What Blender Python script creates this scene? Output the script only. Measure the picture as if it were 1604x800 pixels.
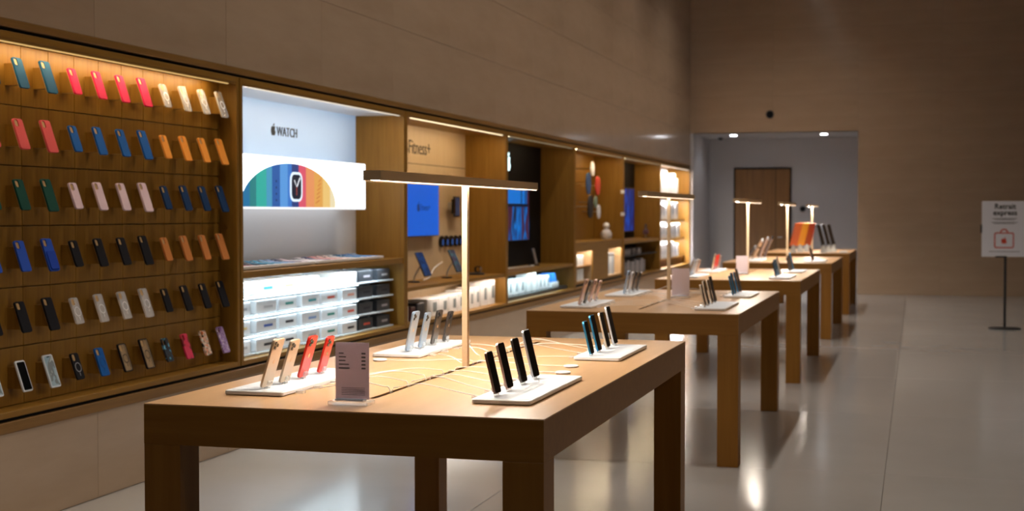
import bpy, bmesh, math, random
from mathutils import Matrix, Vector

sc = bpy.context.scene
for o in list(bpy.data.objects):
    bpy.data.objects.remove(o)
COL = sc.collection
R = math.radians

# ------------------------------------------------------------------ camera
FPX = 2228.0
cam_d = bpy.data.cameras.new('camera')
cam = bpy.data.objects.new('camera', cam_d)
COL.objects.link(cam)
cam_d.sensor_fit = 'HORIZONTAL'
cam_d.sensor_width = 36.0
cam_d.lens = 36.0 * FPX / 1604.0
cam_d.clip_start = 0.05
cam_d.clip_end = 200
cam.location = (4.16, 0.0, 1.507)
cam.rotation_euler = (R(90) - math.atan(66 / FPX), 0, math.atan(632 / FPX))
cam_d.dof.use_dof = True
cam_d.dof.focus_distance = 5.0
cam_d.dof.aperture_fstop = 4.0
sc.camera = cam

# ------------------------------------------------------------------ world, view
w = bpy.data.worlds.new('world')
sc.world = w
w.use_nodes = True
w.node_tree.nodes['Background'].inputs[0].default_value = (1.0, 0.85, 0.65, 1)
w.node_tree.nodes['Background'].inputs[1].default_value = 0.008
sc.view_settings.view_transform = 'Standard'
sc.view_settings.look = 'None'
sc.view_settings.exposure = 0.0
sc.view_settings.gamma = 1.0
sc.view_settings.use_curve_mapping = False

# strengths of the lights; those in the main ceiling are unseen, some added
CEIL_W = 360.0        # each ceiling downlight
SPOT_W = 430.0        # cool narrow downlights beside the wall
ALCOVE_W = 12.0       # each downlight in the alcove
LAMP_E = 125.0         # table lamp diffusers
STRIP_E = 48.0        # cabinet LED strips
WARM = (1.0, 0.80, 0.50)
NEUT = (1.0, 0.86, 0.70)
COOL = (0.64, 0.83, 1.0)

# ------------------------------------------------------------------ materials
MATS = {}


def mat(name, col, rough=0.5, metal=0.0, spec=0.5, alpha=1.0, emis=None, es=0.0, coat=0.0, trans=0.0):
    if name in MATS:
        return MATS[name]
    m = bpy.data.materials.new(name)
    m.use_nodes = True
    b = m.node_tree.nodes['Principled BSDF']
    b.inputs['Base Color'].default_value = (*col, 1)
    b.inputs['Roughness'].default_value = rough
    b.inputs['Metallic'].default_value = metal
    b.inputs['Specular IOR Level'].default_value = spec
    b.inputs['Alpha'].default_value = alpha
    b.inputs['Coat Weight'].default_value = coat
    b.inputs['Transmission Weight'].default_value = trans
    if emis:
        b.inputs['Emission Color'].default_value = (*emis, 1)
        b.inputs['Emission Strength'].default_value = es
    MATS[name] = m
    return m


def noisy(name, c1, c2, scale, rough=0.5, spec=0.5, bump=0.0, detail=4.0, lo=0.3, hi=0.7, rvar=0.0, bscale=None, metal=0.0):
    """two-tone noise material in object space; scale is a 3-vector"""
    if name in MATS:
        return MATS[name]
    m = mat(name, c1, rough, metal, spec)
    nt = m.node_tree
    N, L = nt.nodes, nt.links
    b = N['Principled BSDF']
    tc = N.new('ShaderNodeTexCoord')
    mp = N.new('ShaderNodeMapping')
    mp.inputs['Scale'].default_value = scale
    L.new(tc.outputs['Object'], mp.inputs['Vector'])
    nz = N.new('ShaderNodeTexNoise')
    nz.inputs['Scale'].default_value = 1.0
    nz.inputs['Detail'].default_value = detail
    nz.inputs['Roughness'].default_value = 0.6
    L.new(mp.outputs[0], nz.inputs['Vector'])
    cr = N.new('ShaderNodeValToRGB')
    cr.color_ramp.elements[0].position = lo
    cr.color_ramp.elements[1].position = hi
    cr.color_ramp.elements[0].color = (*c1, 1)
    cr.color_ramp.elements[1].color = (*c2, 1)
    L.new(nz.outputs['Fac'], cr.inputs['Fac'])
    L.new(cr.outputs['Color'], b.inputs['Base Color'])
    if rvar:
        mr = N.new('ShaderNodeMapRange')
        mr.inputs['To Min'].default_value = rough - rvar
        mr.inputs['To Max'].default_value = rough + rvar
        L.new(nz.outputs['Fac'], mr.inputs['Value'])
        L.new(mr.outputs[0], b.inputs['Roughness'])
    if bump:
        bp = N.new('ShaderNodeBump')
        bp.inputs['Strength'].default_value = bump
        bp.inputs['Distance'].default_value = 0.002
        L.new(nz.outputs['Fac'], bp.inputs['Height'])
        L.new(bp.outputs[0], b.inputs['Normal'])
    return m


OAK1, OAK2 = (0.285, 0.140, 0.019), (0.22, 0.100, 0.011)


def oak(axis):
    s = [38.0, 38.0, 38.0]
    s['xyz'.index(axis)] = 1.6
    return noisy('oak_' + axis, OAK1, OAK2, s, rough=0.45, spec=0.28, bump=0.05, detail=5)


def shaded_table_oak(axis):
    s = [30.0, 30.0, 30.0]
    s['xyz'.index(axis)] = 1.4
    return noisy('shaded_table_oak_' + axis, (0.29, 0.125, 0.018), (0.235, 0.096, 0.012), s, rough=0.40, spec=0.25, bump=0.03, detail=5)  # table oak coloured deeper for the shade on aprons and legs


def lit_table_oak():
    return noisy('lit_table_oak', (0.56, 0.33, 0.16), (0.50, 0.285, 0.13), [22.0, 1.4, 22.0], rough=0.32, spec=0.5, bump=0.03, detail=5)  # same table oak coloured paler, lamplight on the top put into the colour


def dark_oak(axis):
    s = [30.0, 30.0, 30.0]
    s['xyz'.index(axis)] = 1.4
    return noisy('door_oak_' + axis, (0.22, 0.10, 0.025), (0.15, 0.065, 0.015), s, rough=0.45, spec=0.4, detail=5)


STONE = noisy('stone', (0.42, 0.30, 0.205), (0.36, 0.25, 0.165), (0.7, 0.9, 5.0), rough=0.13, spec=0.4, detail=6, rvar=0.03)
FLOORM = noisy('polished_floor', (0.43, 0.41, 0.395), (0.39, 0.37, 0.355), (1.2, 1.2, 1.2), rough=0.15, spec=0.5, detail=8, rvar=0.04)
JOINT = mat('joint_grey', (0.22, 0.18, 0.14), 0.8)
PAINT = mat('white_paint', (0.41, 0.39, 0.39), 0.6, spec=0.3)
CEILM = mat('ceiling_paint', (0.30, 0.29, 0.28), 0.8, spec=0.2)
DARKW = mat('dark_far_wall', (0.10, 0.09, 0.08), 0.7, spec=0.2)
BLACK = mat('black_matte', (0.004, 0.004, 0.005), 0.6, spec=0.12)
BLACKG = mat('black_glass', (0.004, 0.004, 0.005), 0.08)
BLACKP = mat('black_plastic', (0.02, 0.02, 0.022), 0.4)
WHITE = mat('white_plastic', (0.80, 0.80, 0.82), 0.35)
WHITEP = mat('white_card', (0.82, 0.82, 0.84), 0.6)
WHITEB = mat('white_back_panel', (0.80, 0.82, 0.85), 0.5)
ACRYL = mat('clear_acrylic', (0.9, 0.93, 0.95), 0.08, alpha=0.28)
FROST = mat('frosted_acrylic', (0.85, 0.92, 0.95), 0.25, alpha=0.75)
BRASS = noisy('champagne_metal', (0.74, 0.58, 0.38), (0.70, 0.54, 0.35), (4, 4, 60), rough=0.38, spec=0.5, metal=0.35, detail=2)
STEEL = mat('brushed_steel', (0.55, 0.55, 0.57), 0.3, metal=1.0)
CABLE = mat('cable_white', (0.86, 0.84, 0.82), 0.45)
GREYPR = mat('grey_print', (0.10, 0.09, 0.10), 0.7)
BLACKPR = mat('black_print', (0.01, 0.01, 0.012), 0.7)
REDPR = mat('red_print', (0.55, 0.05, 0.02), 0.6)


def emis(name, col, s):
    if name in MATS:
        return MATS[name]
    m = mat(name, (0, 0, 0), 0.6, emis=col, es=s)
    return m


# ------------------------------------------------------------------ geometry (verts, faces)
def cbox(x0, x1, y0, y1, z0, z1, c=0.0):
    if c <= 0:
        v = [(x, y, z) for x in (x0, x1) for y in (y0, y1) for z in (z0, z1)]
        f = [(0, 1, 3, 2), (4, 6, 7, 5), (0, 4, 5, 1), (2, 3, 7, 6), (0, 2, 6, 4), (1, 5, 7, 3)]
        return v, f
    lo, hi = (x0, y0, z0), (x1, y1, z1)
    v, idx = [], {}
    for sx in (0, 1):
        for sy in (0, 1):
            for sz in (0, 1):
                s = (sx, sy, sz)
                for a in range(3):
                    p = []
                    for k in range(3):
                        if k == a:
                            p.append(hi[k] if s[k] else lo[k])
                        else:
                            p.append(hi[k] - c if s[k] else lo[k] + c)
                    idx[(s, a)] = len(v)
                    v.append(tuple(p))
    f = []
    for a in range(3):
        b, d = [k for k in range(3) if k != a]
        for sa in (0, 1):
            q = []
            for sb, sd in ((0, 0), (1, 0), (1, 1), (0, 1)):
                s = [0, 0, 0]
                s[a], s[b], s[d] = sa, sb, sd
                q.append(idx[(tuple(s), a)])
            f.append(tuple(q))
    for a in range(3):           # edges along axis a
        b, d = [k for k in range(3) if k != a]
        for sb in (0, 1):
            for sd in (0, 1):
                q = []
                for sa, face in ((0, b), (1, b), (1, d), (0, d)):
                    s = [0, 0, 0]
                    s[a], s[b], s[d] = sa, sb, sd
                    q.append(idx[(tuple(s), face)])
                f.append(tuple(q))
    for sx in (0, 1):
        for sy in (0, 1):
            for sz in (0, 1):
                f.append(tuple(idx[((sx, sy, sz), a)] for a in range(3)))
    return v, f


def join(*gs):
    v, f = [], []
    for gv, gf in gs:
        n = len(v)
        v += list(gv)
        f += [tuple(i + n for i in q) for q in gf]
    return v, f


def xf(g, M):
    return [tuple(M @ Vector(p)) for p in g[0]], g[1]


def move(g, d):
    return [(p[0] + d[0], p[1] + d[1], p[2] + d[2]) for p in g[0]], g[1]


def rrect(w_, h_, r, n=4):
    r = max(min(r, w_ / 2 - 1e-5, h_ / 2 - 1e-5), 1e-5)
    pts = []
    for cx, cy, a0 in ((w_ / 2 - r, h_ / 2 - r, 0), (-w_ / 2 + r, h_ / 2 - r, 90), (-w_ / 2 + r, -h_ / 2 + r, 180), (w_ / 2 - r, -h_ / 2 + r, 270)):
        for k in range(n + 1):
            a = R(a0 + 90 * k / n)
            pts.append((cx + r * math.cos(a), cy + r * math.sin(a)))
    return pts


def loft(rings, cap=True):
    n = len(rings[0])
    v = [p for r_ in rings for p in r_]
    f = []
    for k in range(len(rings) - 1):
        for i in range(n):
            j = (i + 1) % n
            f.append((k * n + i, k * n + j, (k + 1) * n + j, (k + 1) * n + i))
    if cap:
        f.append(tuple(range(n)))
        f.append(tuple((len(rings) - 1) * n + i for i in range(n)))
    return v, f


def rslab(w_, h_, t, r, ch=0.0008, n=4):
    """rounded slab: width along Y, height along Z, thickness along X, centred"""
    ch = min(ch, t * 0.45)
    a = rrect(w_ - 2 * ch, h_ - 2 * ch, r - ch, n)
    b = rrect(w_, h_, r, n)
    ring = lambda p, x: [(x, q[0], q[1]) for q in p]
    return loft([ring(a, -t / 2), ring(b, -t / 2 + ch), ring(b, t / 2 - ch), ring(a, t / 2)])


def flatslab(w_, l_, t, r, ch=0.001, n=4):
    """rounded slab lying flat: width X, length Y, z from 0 to t"""
    v, f = rslab(w_, l_, t, r, ch, n)
    return [(p[1], p[2], p[0] + t / 2) for p in v], f


def prism(poly, x0, x1):
    """polygon in (y,z) extruded along x"""
    return loft([[(x0, p[0], p[1]) for p in poly], [(x1, p[0], p[1]) for p in poly]])


def prism_y(poly, y0, y1):
    """polygon in (x,z) extruded along y"""
    return loft([[(p[0], y0, p[1]) for p in poly], [(p[0], y1, p[1]) for p in poly]])


def lathe(prof, n=20, axis='z'):
    rings = []
    for r_, h_ in prof:
        rr = max(r_, 1e-5)
        rings.append([(rr * math.cos(2 * math.pi * k / n), rr * math.sin(2 * math.pi * k / n), h_) for k in range(n)])
    v, f = loft(rings)
    if axis == 'x':
        v = [(p[2], p[0], p[1]) for p in v]
    if axis == 'y':
        v = [(p[0], p[2], p[1]) for p in v]
    return v, f


def smooth_path(pts, k=6):
    P = [Vector(p) for p in pts]
    out = []
    for i in range(len(P) - 1):
        p0, p1, p2, p3 = P[max(i - 1, 0)], P[i], P[i + 1], P[min(i + 2, len(P) - 1)]
        for j in range(k):
            t = j / k
            out.append(0.5 * ((2 * p1) + (-p0 + p2) * t + (2 * p0 - 5 * p1 + 4 * p2 - p3) * t * t + (-p0 + 3 * p1 - 3 * p2 + p3) * t ** 3))
    out.append(P[-1])
    return out


def tube(pts, r, n=6, k=6):
    P = smooth_path(pts, k) if k else [Vector(p) for p in pts]
    rings = []
    for i, p in enumerate(P):
        d = (P[min(i + 1, len(P) - 1)] - P[max(i - 1, 0)]).normalized()
        up = Vector((0, 0, 1)) if abs(d.z) < 0.9 else Vector((1, 0, 0))
        s = d.cross(up).normalized()
        u = s.cross(d).normalized()
        rings.append([tuple(p + s * (r * math.cos(2 * math.pi * j / n)) + u * (r * math.sin(2 * math.pi * j / n))) for j in range(n)])
    return loft(rings)


def holed_slab(w_, h_, t, r, hole, ch=0.0012, n=4):
    """rounded slab with one rounded hole (cy,cz,w,h,r) through it; +X is the outer face"""
    outer = rrect(w_, h_, r, n)
    inner = rrect(w_ - 2 * ch, h_ - 2 * ch, r - ch, n)
    def dense(pts):
        out = []
        for i, p in enumerate(pts):
            q, o0, o1 = pts[(i + 1) % len(pts)], outer0[i], outer0[(i + 1) % len(pts)]
            m = max(1, int(math.hypot(o1[0] - o0[0], o1[1] - o0[1]) / (min(w_, h_) * 0.12)))
            out += [(p[0] + (q[0] - p[0]) * k / m, p[1] + (q[1] - p[1]) * k / m) for k in range(m)]
        return out
    outer0 = outer
    outer, inner = dense(outer), dense(inner)
    hp = [(p[0] + hole[0], p[1] + hole[1]) for p in rrect(hole[2], hole[3], hole[4], 3)]
    bm = bmesh.new()
    ring = lambda pts, x: [bm.verts.new((x, p[0], p[1])) for p in pts]
    A, B, Cc = ring(outer, -t / 2), ring(outer, t / 2 - ch), ring(inner, t / 2)
    H0, H1 = ring(hp, -t / 2), ring(hp, t / 2)

    def walls(p, q):
        for i in range(len(p)):
            j = (i + 1) % len(p)
            bm.faces.new((p[i], p[j], q[j], q[i]))
    walls(A, B)
    walls(B, Cc)
    walls(H0, H1)
    def zipper(O, H):
        ang = lambda q: math.atan2(q.co.z - hole[1], q.co.y - hole[0]) % (2 * math.pi)
        O2, H2 = sorted(O, key=ang), sorted(H, key=ang)
        i = j = 0
        no, nh = len(O2), len(H2)
        an = lambda L, q: ang(L[q % len(L)]) + (2 * math.pi if q >= len(L) else 0)
        while i < no or j < nh:
            if j >= nh or (i < no and an(O2, i + 1) <= an(H2, j + 1)):
                bm.faces.new((O2[i % no], O2[(i + 1) % no], H2[j % nh]))
                i += 1
            else:
                bm.faces.new((O2[i % no], H2[(j + 1) % nh], H2[j % nh]))
                j += 1
    zipper(A, H0)
    zipper(Cc, H1)
    bmesh.ops.recalc_face_normals(bm, faces=bm.faces[:])
    bm.verts.index_update()
    g = ([tuple(v.co) for v in bm.verts], [tuple(v.index for v in f.verts) for f in bm.faces])
    bm.free()
    return g


def ring_geo(r0, r1, t, n=20):
    """flat ring facing +X, thickness t from x=0"""
    v, f = [], []
    for x in (0, t):
        for r_ in (r0, r1):
            for k in range(n):
                a = 2 * math.pi * k / n
                v.append((x, r_ * math.cos(a), r_ * math.sin(a)))
    for k in range(n):
        j = (k + 1) % n
        a0, a1, b0, b1 = 0, n, 2 * n, 3 * n
        f += [(a0 + k, a0 + j, a1 + j, a1 + k), (b0 + k, b0 + j, b1 + j, b1 + k), (a0 + k, a0 + j, b0 + j, b0 + k), (a1 + k, a1 + j, b1 + j, b1 + k)]
    return v, f


def arc_pts(cx, cy, r, a0, a1, n):
    return [(cx + r * math.cos(R(a0 + (a1 - a0) * k / n)), cy + r * math.sin(R(a0 + (a1 - a0) * k / n))) for k in range(n + 1)]


def fruit_polys(s=1.0):
    """bitten fruit emblem, height about 1*s: (body polygon, leaf polygon)"""
    right = [(0.0, 0.30), (0.10, 0.335), (0.22, 0.34), (0.33, 0.28)]
    bite = arc_pts(0.47, 0.09, 0.20, 118, 242, 6)
    rest = [(0.42, -0.16), (0.36, -0.30), (0.26, -0.43), (0.16, -0.47), (0.08, -0.44), (0.0, -0.43), (-0.08, -0.44), (-0.16, -0.47), (-0.26, -0.43),
            (-0.36, -0.28), (-0.41, -0.10), (-0.41, 0.08), (-0.36, 0.22), (-0.26, 0.32), (-0.15, 0.34), (-0.06, 0.31)]
    body = [(x * s, y * s) for x, y in right + bite + rest]
    leaf = [(x * s, y * s) for x, y in [(0.0, 0.36), (0.02, 0.46), (0.09, 0.55), (0.20, 0.59), (0.19, 0.49), (0.12, 0.40)]]
    return body, leaf


def fruit_geo(s, t):
    b, l = fruit_polys(s)
    return join(prism(b, 0, t), prism(l, 0, t))


_txt = {}


def text_geo(s, size, ext=0.0008, bold=0.0, align='LEFT'):
    """text lying in the (y,z) plane facing +X, reading towards +Y"""
    key = (s, size, ext, bold, align)
    if key in _txt:
        return _txt[key]
    cu = bpy.data.curves.new('tmp_text', 'FONT')
    cu.body = s
    cu.size = size
    cu.extrude = ext
    cu.offset = bold
    cu.align_x = align
    cu.resolution_u = 3
    o = bpy.data.objects.new('tmp_text', cu)
    COL.objects.link(o)
    dg = bpy.context.evaluated_depsgraph_get()
    me = bpy.data.meshes.new_from_object(o.evaluated_get(dg))
    g = ([(v.co.z, v.co.x, v.co.y) for v in me.vertices], [tuple(p.vertices) for p in me.polygons])
    bpy.data.objects.remove(o)
    bpy.data.curves.remove(cu)
    bpy.data.meshes.remove(me)
    _txt[key] = g
    return g


# ------------------------------------------------------------------ objects
def mesh_of(name, g, off=(0, 0, 0), smooth=False):
    me = bpy.data.meshes.new(name)
    me.from_pydata([(p[0] - off[0], p[1] - off[1], p[2] - off[2]) for p in g[0]], [], g[1])
    bm = bmesh.new()
    bm.from_mesh(me)
    bmesh.ops.recalc_face_normals(bm, faces=bm.faces[:])
    bm.to_mesh(me)
    bm.free()
    if smooth:
        me.polygons.foreach_set('use_smooth', [True] * len(me.polygons))
        try:
            me.set_sharp_from_angle(angle=R(38))
        except Exception:
            pass
    me.update()
    return me


def link(name, data, m=None, parent=None, loc=(0, 0, 0), rot=(0, 0, 0)):
    o = bpy.data.objects.new(name, data)
    COL.objects.link(o)
    if m is not None and len(data.materials) == 0:
        data.materials.append(m)
    if parent is not None:
        o.parent = parent
    o.location = loc
    o.rotation_euler = rot
    return o


def tag(o, label, cat, group=None, kind=None):
    if label:
        o['label'] = label
    if cat:
        o['category'] = cat
    if group:
        o['group'] = group
    if kind:
        o['kind'] = kind
    return o


def empty(name, loc, label, cat, group=None, rot=(0, 0, 0)):
    o = bpy.data.objects.new(name, None)
    o.empty_display_size = 0.1
    COL.objects.link(o)
    o.location = loc
    o.rotation_euler = rot
    return tag(o, label, cat, group)


def part(name, g, m, parent, smooth=False):
    """g is in world coordinates; the parent chain is unrotated while building"""
    off = Vector((0, 0, 0))
    p = parent
    while p is not None:
        off += p.location
        p = p.parent
    return link(name, mesh_of(name, g, off, smooth), m, parent)


def lpart(name, g, m, parent, loc=(0, 0, 0), rot=(0, 0, 0), smooth=False):
    """g in the parent's own coordinates"""
    return link(name, mesh_of(name, g, (0, 0, 0), smooth), m, parent, loc, rot)


def single(name, g, m, loc, label, cat, group=None, smooth=False):
    o = link(name, mesh_of(name, g, loc, smooth), m, None, loc)
    return tag(o, label, cat, group)


def copy_tree(o, parent=None):
    c = o.copy()
    COL.objects.link(c)
    c.parent = parent
    for ch in o.children:
        copy_tree(ch, c)
    return c


def struct(name, g, m):
    return tag(link(name, mesh_of(name, g), m), None, None, kind='structure')


ORD = ['first', 'second', 'third', 'fourth', 'fifth', 'sixth', 'seventh', 'eighth', 'ninth', 'tenth', 'eleventh', 'twelfth']

# ================================================================== STRUCTURE
YB = 27.2          # back wall plane
HC = 6.4           # ceiling
XR = 12.0
YF = -6.0
AX0, AX1, AYB, AZ = 0.05, 3.12, 29.5, 3.035     # alcove
GAP = 0.0025
Y0_BAY = 5.0
Z_LO, Z_HI = 0.457, 2.432                       # the opening framed for the cabinets

floor = struct('floor', cbox(-0.7, XR, YF, AYB + 0.2, -0.12, -0.012), JOINT)
xs = [0.0, 2.0, 4.0, 6.0, 8.0, 10.0, 12.0]
ys = [YF] + [0.96 + 2.5 * k - 5.0 for k in range(14)] + [AYB]
_slabs = {}
for i in range(len(xs) - 1):
    for j in range(len(ys) - 1):
        if ys[j + 1] - ys[j] < 0.2:
            continue
        wx, ly = round(xs[i + 1] - xs[i], 3), round(ys[j + 1] - ys[j], 3)
        if (wx, ly) not in _slabs:
            me = mesh_of('floor_slab', cbox(GAP / 2, wx - GAP / 2, GAP / 2, ly - GAP / 2, -0.012, 0, 0.0015))
            me.materials.append(FLOORM)
            _slabs[(wx, ly)] = me
        link('floor_slab', _slabs[(wx, ly)], None, floor, (xs[i], ys[j], 0))

ceiling = struct('ceiling', cbox(-0.7, XR, YF, YB + 0.2, HC, HC + 0.1), CEILM)
wall_right = struct('wall_right', cbox(XR, XR + 0.1, YF, YB, 0, HC), DARKW)
wall_rear = struct('wall_rear', cbox(0, XR, YF - 0.1, YF, 0, HC), DARKW)

wall_left = struct('wall_left', join(
    cbox(-0.70, -0.014, YF, YB, Z_HI, HC),
    cbox(-0.70, -0.014, YF, YB, 0, Z_LO),
    cbox(-0.70, -0.50, Y0_BAY - 0.02, YB, Z_LO, Z_HI),
    cbox(-0.70, -0.014, YF, Y0_BAY - 0.02, Z_LO, Z_HI)), JOINT)
_panels = {}


def panel(parent, dims, loc):
    dims = tuple(round(d, 3) for d in dims)
    if dims not in _panels:
        dx, dy, dz = dims
        if dx < dy and dx < 0.05:
            g = cbox(0, dx, GAP / 2, dy - GAP / 2, GAP / 2, dz - GAP / 2, 0.001)
        else:
            g = cbox(GAP / 2, dx - GAP / 2, 0, dy, GAP / 2, dz - GAP / 2, 0.001)
        me = mesh_of('stone_panel', g)
        me.materials.append(STONE)
        _panels[dims] = me
    link('stone_panel', _panels[dims], None, parent, loc)


pj = [8.11 + 1.487 * k for k in range(-4, 13)]
pj = [y for y in pj if y < YB - 0.2] + [YB]
zj = [Z_HI, 3.05, 3.67, 4.29, 4.91, 5.53, HC]
for j in range(len(pj) - 1):
    for k in range(len(zj) - 1):
        panel(wall_left, (0.014, pj[j + 1] - pj[j], zj[k + 1] - zj[k]), (-0.014, pj[j], zj[k]))
    panel(wall_left, (0.014, pj[j + 1] - pj[j], Z_LO), (-0.014, pj[j], 0))

# back wall: right of the alcove and above it
wall_back = struct('wall_back', join(
    cbox(AX1, XR, YB + 0.014, YB + 0.3, 0, HC),
    cbox(-0.1, AX1, YB + 0.014, YB + 0.3, AZ, HC)), JOINT)
xb = [AX1, 4.6, 6.1, 7.6, 9.1, 10.6, XR]
zb = [0, 0.62, 1.24, 1.86, 2.48, AZ, 3.72, 4.34, 4.96, 5.58, HC]
for i in range(len(xb) - 1):
    for k in range(len(zb) - 1):
        panel(wall_back, (xb[i + 1] - xb[i], 0.014, zb[k + 1] - zb[k]), (xb[i], YB, zb[k]))
xa = [0.0, 1.55, AX1]
for i in range(2):
    for k in range(5, len(zb) - 1):
        panel(wall_back, (xa[i + 1] - xa[i], 0.014, zb[k + 1] - zb[k]), (xa[i], YB, zb[k]))

# alcove
struct('wall_alcove_left', cbox(-0.3, AX0, YB, AYB, 0, AZ), PAINT)
struct('wall_alcove_right', cbox(AX1, AX1 + 0.2, YB + 0.3, AYB, 0, AZ), PAINT)
struct('wall_alcove_back', cbox(-0.3, AX1 + 0.2, AYB, AYB + 0.1, 0, AZ + 0.1), PAINT)
struct('ceiling_alcove', cbox(-0.3, AX1 + 0.2, YB + 0.014, AYB, AZ, AZ + 0.1), PAINT)
door = struct('door_1', cbox(0.58, 1.69, AYB - 0.05, AYB, 0.005, 2.41, 0.004), dark_oak('z'))
part('door_groove', cbox(1.40, 1.41, AYB - 0.052, AYB - 0.05, 0.02, 2.40), BLACK, door)
part('door_handle', tube([(1.53, AYB - 0.05, 1.02), (1.53, AYB - 0.09, 1.02), (1.45, AYB - 0.10, 1.02)], 0.009), STEEL, door, True)
struct('trim_1', join(cbox(0.55, 0.58, AYB - 0.03, AYB, 0, 2.44), cbox(1.69, 1.72, AYB - 0.03, AYB, 0, 2.44), cbox(0.58, 1.69, AYB - 0.03, AYB, 2.41, 2.44)), BLACK)


def downlight(x, y, z, rad, power, col, label, group, angle=150, lens=8.0, square=False):
    t = empty('ceiling_downlight', (x, y, z), label, 'light', group)
    if square:
        part('trim_ring', cbox(x - rad * 1.25, x + rad * 1.25, y - rad * 1.25, y + rad * 1.25, z - 0.006, z, 0.002), WHITE, t)
        part('lens', cbox(x - rad, x + rad, y - rad, y + rad, z - 0.012, z - 0.006), emis('downlight_lens_%d' % lens, col, lens), t)
    else:
        part('trim_ring', move(lathe([(rad * 1.25, -0.008), (rad * 1.25, 0)], 24), (x, y, z)), WHITE, t)
        part('lens', move(lathe([(rad, -0.014), (rad, -0.008)], 24), (x, y, z)), emis('downlight_lens_%d' % lens, col, lens), t)
    ld = bpy.data.lights.new('downlight_bulb', 'SPOT')
    ld.energy = power
    ld.color = col
    ld.spot_size = R(angle)
    ld.spot_blend = 1.0 if angle < 140 else 0.6
    ld.shadow_soft_size = rad
    lo = bpy.data.objects.new('downlight_bulb', ld)
    COL.objects.link(lo)
    lo.parent = t
    lo.location = (0, 0, -0.03)
    return t


for k in range(8):
    downlight(2.0, 2.5 + 3.1 * k, HC, 0.09, CEIL_W * (0.5 if k < 2 else 1.0), (1.0, 0.92, 0.83), 'unseen round ceiling downlight above the tables, %s from the near end' % ORD[k], 'ceiling downlights', 132, 30)  # row out of view; nearest downlight added to light the near table's front
for k in range(3):
    downlight(9.5, 3.0 + 5.5 * k, HC, 0.09, CEIL_W * 0.7, (1.0, 0.84, 0.64), 'unseen added ceiling downlight on the far right side, %s from the near end' % ORD[k], 'added right side ceiling downlights', 150, 30)  # out of view, added to brighten the right-hand sides of the tables
for k in range(3):
    downlight(1.18, 6.9 + 1.7 * k, HC, 0.05, SPOT_W, (0.38, 0.64, 1.0), 'small cool downlight in the ceiling beside the wall, %s from the near end' % ORD[k], 'narrow ceiling downlights', 19, 30)
for k, x in enumerate((0.72, 2.45)):
    downlight(x, 28.0, AZ, 0.058, ALCOVE_W, (0.92, 0.94, 1.0), '%s square white downlight in the alcove ceiling' % ('left' if k == 0 else 'right'), 'alcove downlights', 150, 25, True)

sp = empty('wall_speaker', (1.5, YB, 3.37), 'round black speaker set in the stone above the alcove', 'speaker')
part('rim', move(lathe([(0.075, -0.02), (0.075, 0)], 24, 'y'), (1.5, YB, 3.37)), BLACKP, sp, True)
part('grille', move(lathe([(0.055, -0.03), (0.06, -0.02)], 24, 'y'), (1.5, YB, 3.37)), BLACK, sp, True)
sp = empty('wall_sensor', (1.95, AYB, 1.60), 'small round black sensor on the alcove wall beside the wooden door', 'sensor')
part('rim', move(lathe([(0.06, -0.03), (0.06, 0)], 20, 'y'), (1.95, AYB, 1.60)), BLACKP, sp, True)
part('dome', move(lathe([(0.015, -0.06), (0.04, -0.05), (0.05, -0.03)], 20, 'y'), (1.95, AYB, 1.60)), BLACK, sp, True)
single('smoke_detector', move(lathe([(0.03, -0.05), (0.045, -0.03), (0.05, 0)], 16), (0.35, 28.9, AZ)), BLACKP, (0.35, 28.9, AZ), 'tiny dark detector on the alcove ceiling left of the downlights', 'detector')

# wooden frame around the cabinet opening, black reveal inside it
struct('trim_2', join(
    cbox(-0.05, 0.006, Y0_BAY - 0.06, YB, 2.392, Z_HI, 0.002),
    cbox(-0.05, 0.006, Y0_BAY - 0.06, YB, Z_LO, 0.510, 0.002),
    cbox(-0.05, 0.006, Y0_BAY - 0.06, Y0_BAY - 0.02, 0.510, 2.392, 0.002)), noisy('trim_oak', (0.25, 0.125, 0.03), (0.19, 0.092, 0.02), [38.0, 1.6, 38.0], rough=0.42, spec=0.35, detail=5))
struct('trim_3', join(
    cbox(-0.10, -0.02, Y0_BAY - 0.02, YB, 2.374, 2.392),
    cbox(-0.10, -0.02, Y0_BAY - 0.02, YB, 0.510, 0.528)), BLACK)

# ================================================================== WALL CABINETS
BY = [Y0_BAY, 8.290, 11.370, 14.470, 17.600, 20.750, 23.880, 27.14]
CZ0, CZ1 = 0.528, 2.374
TH = 0.036
strip_mats = {}


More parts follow.
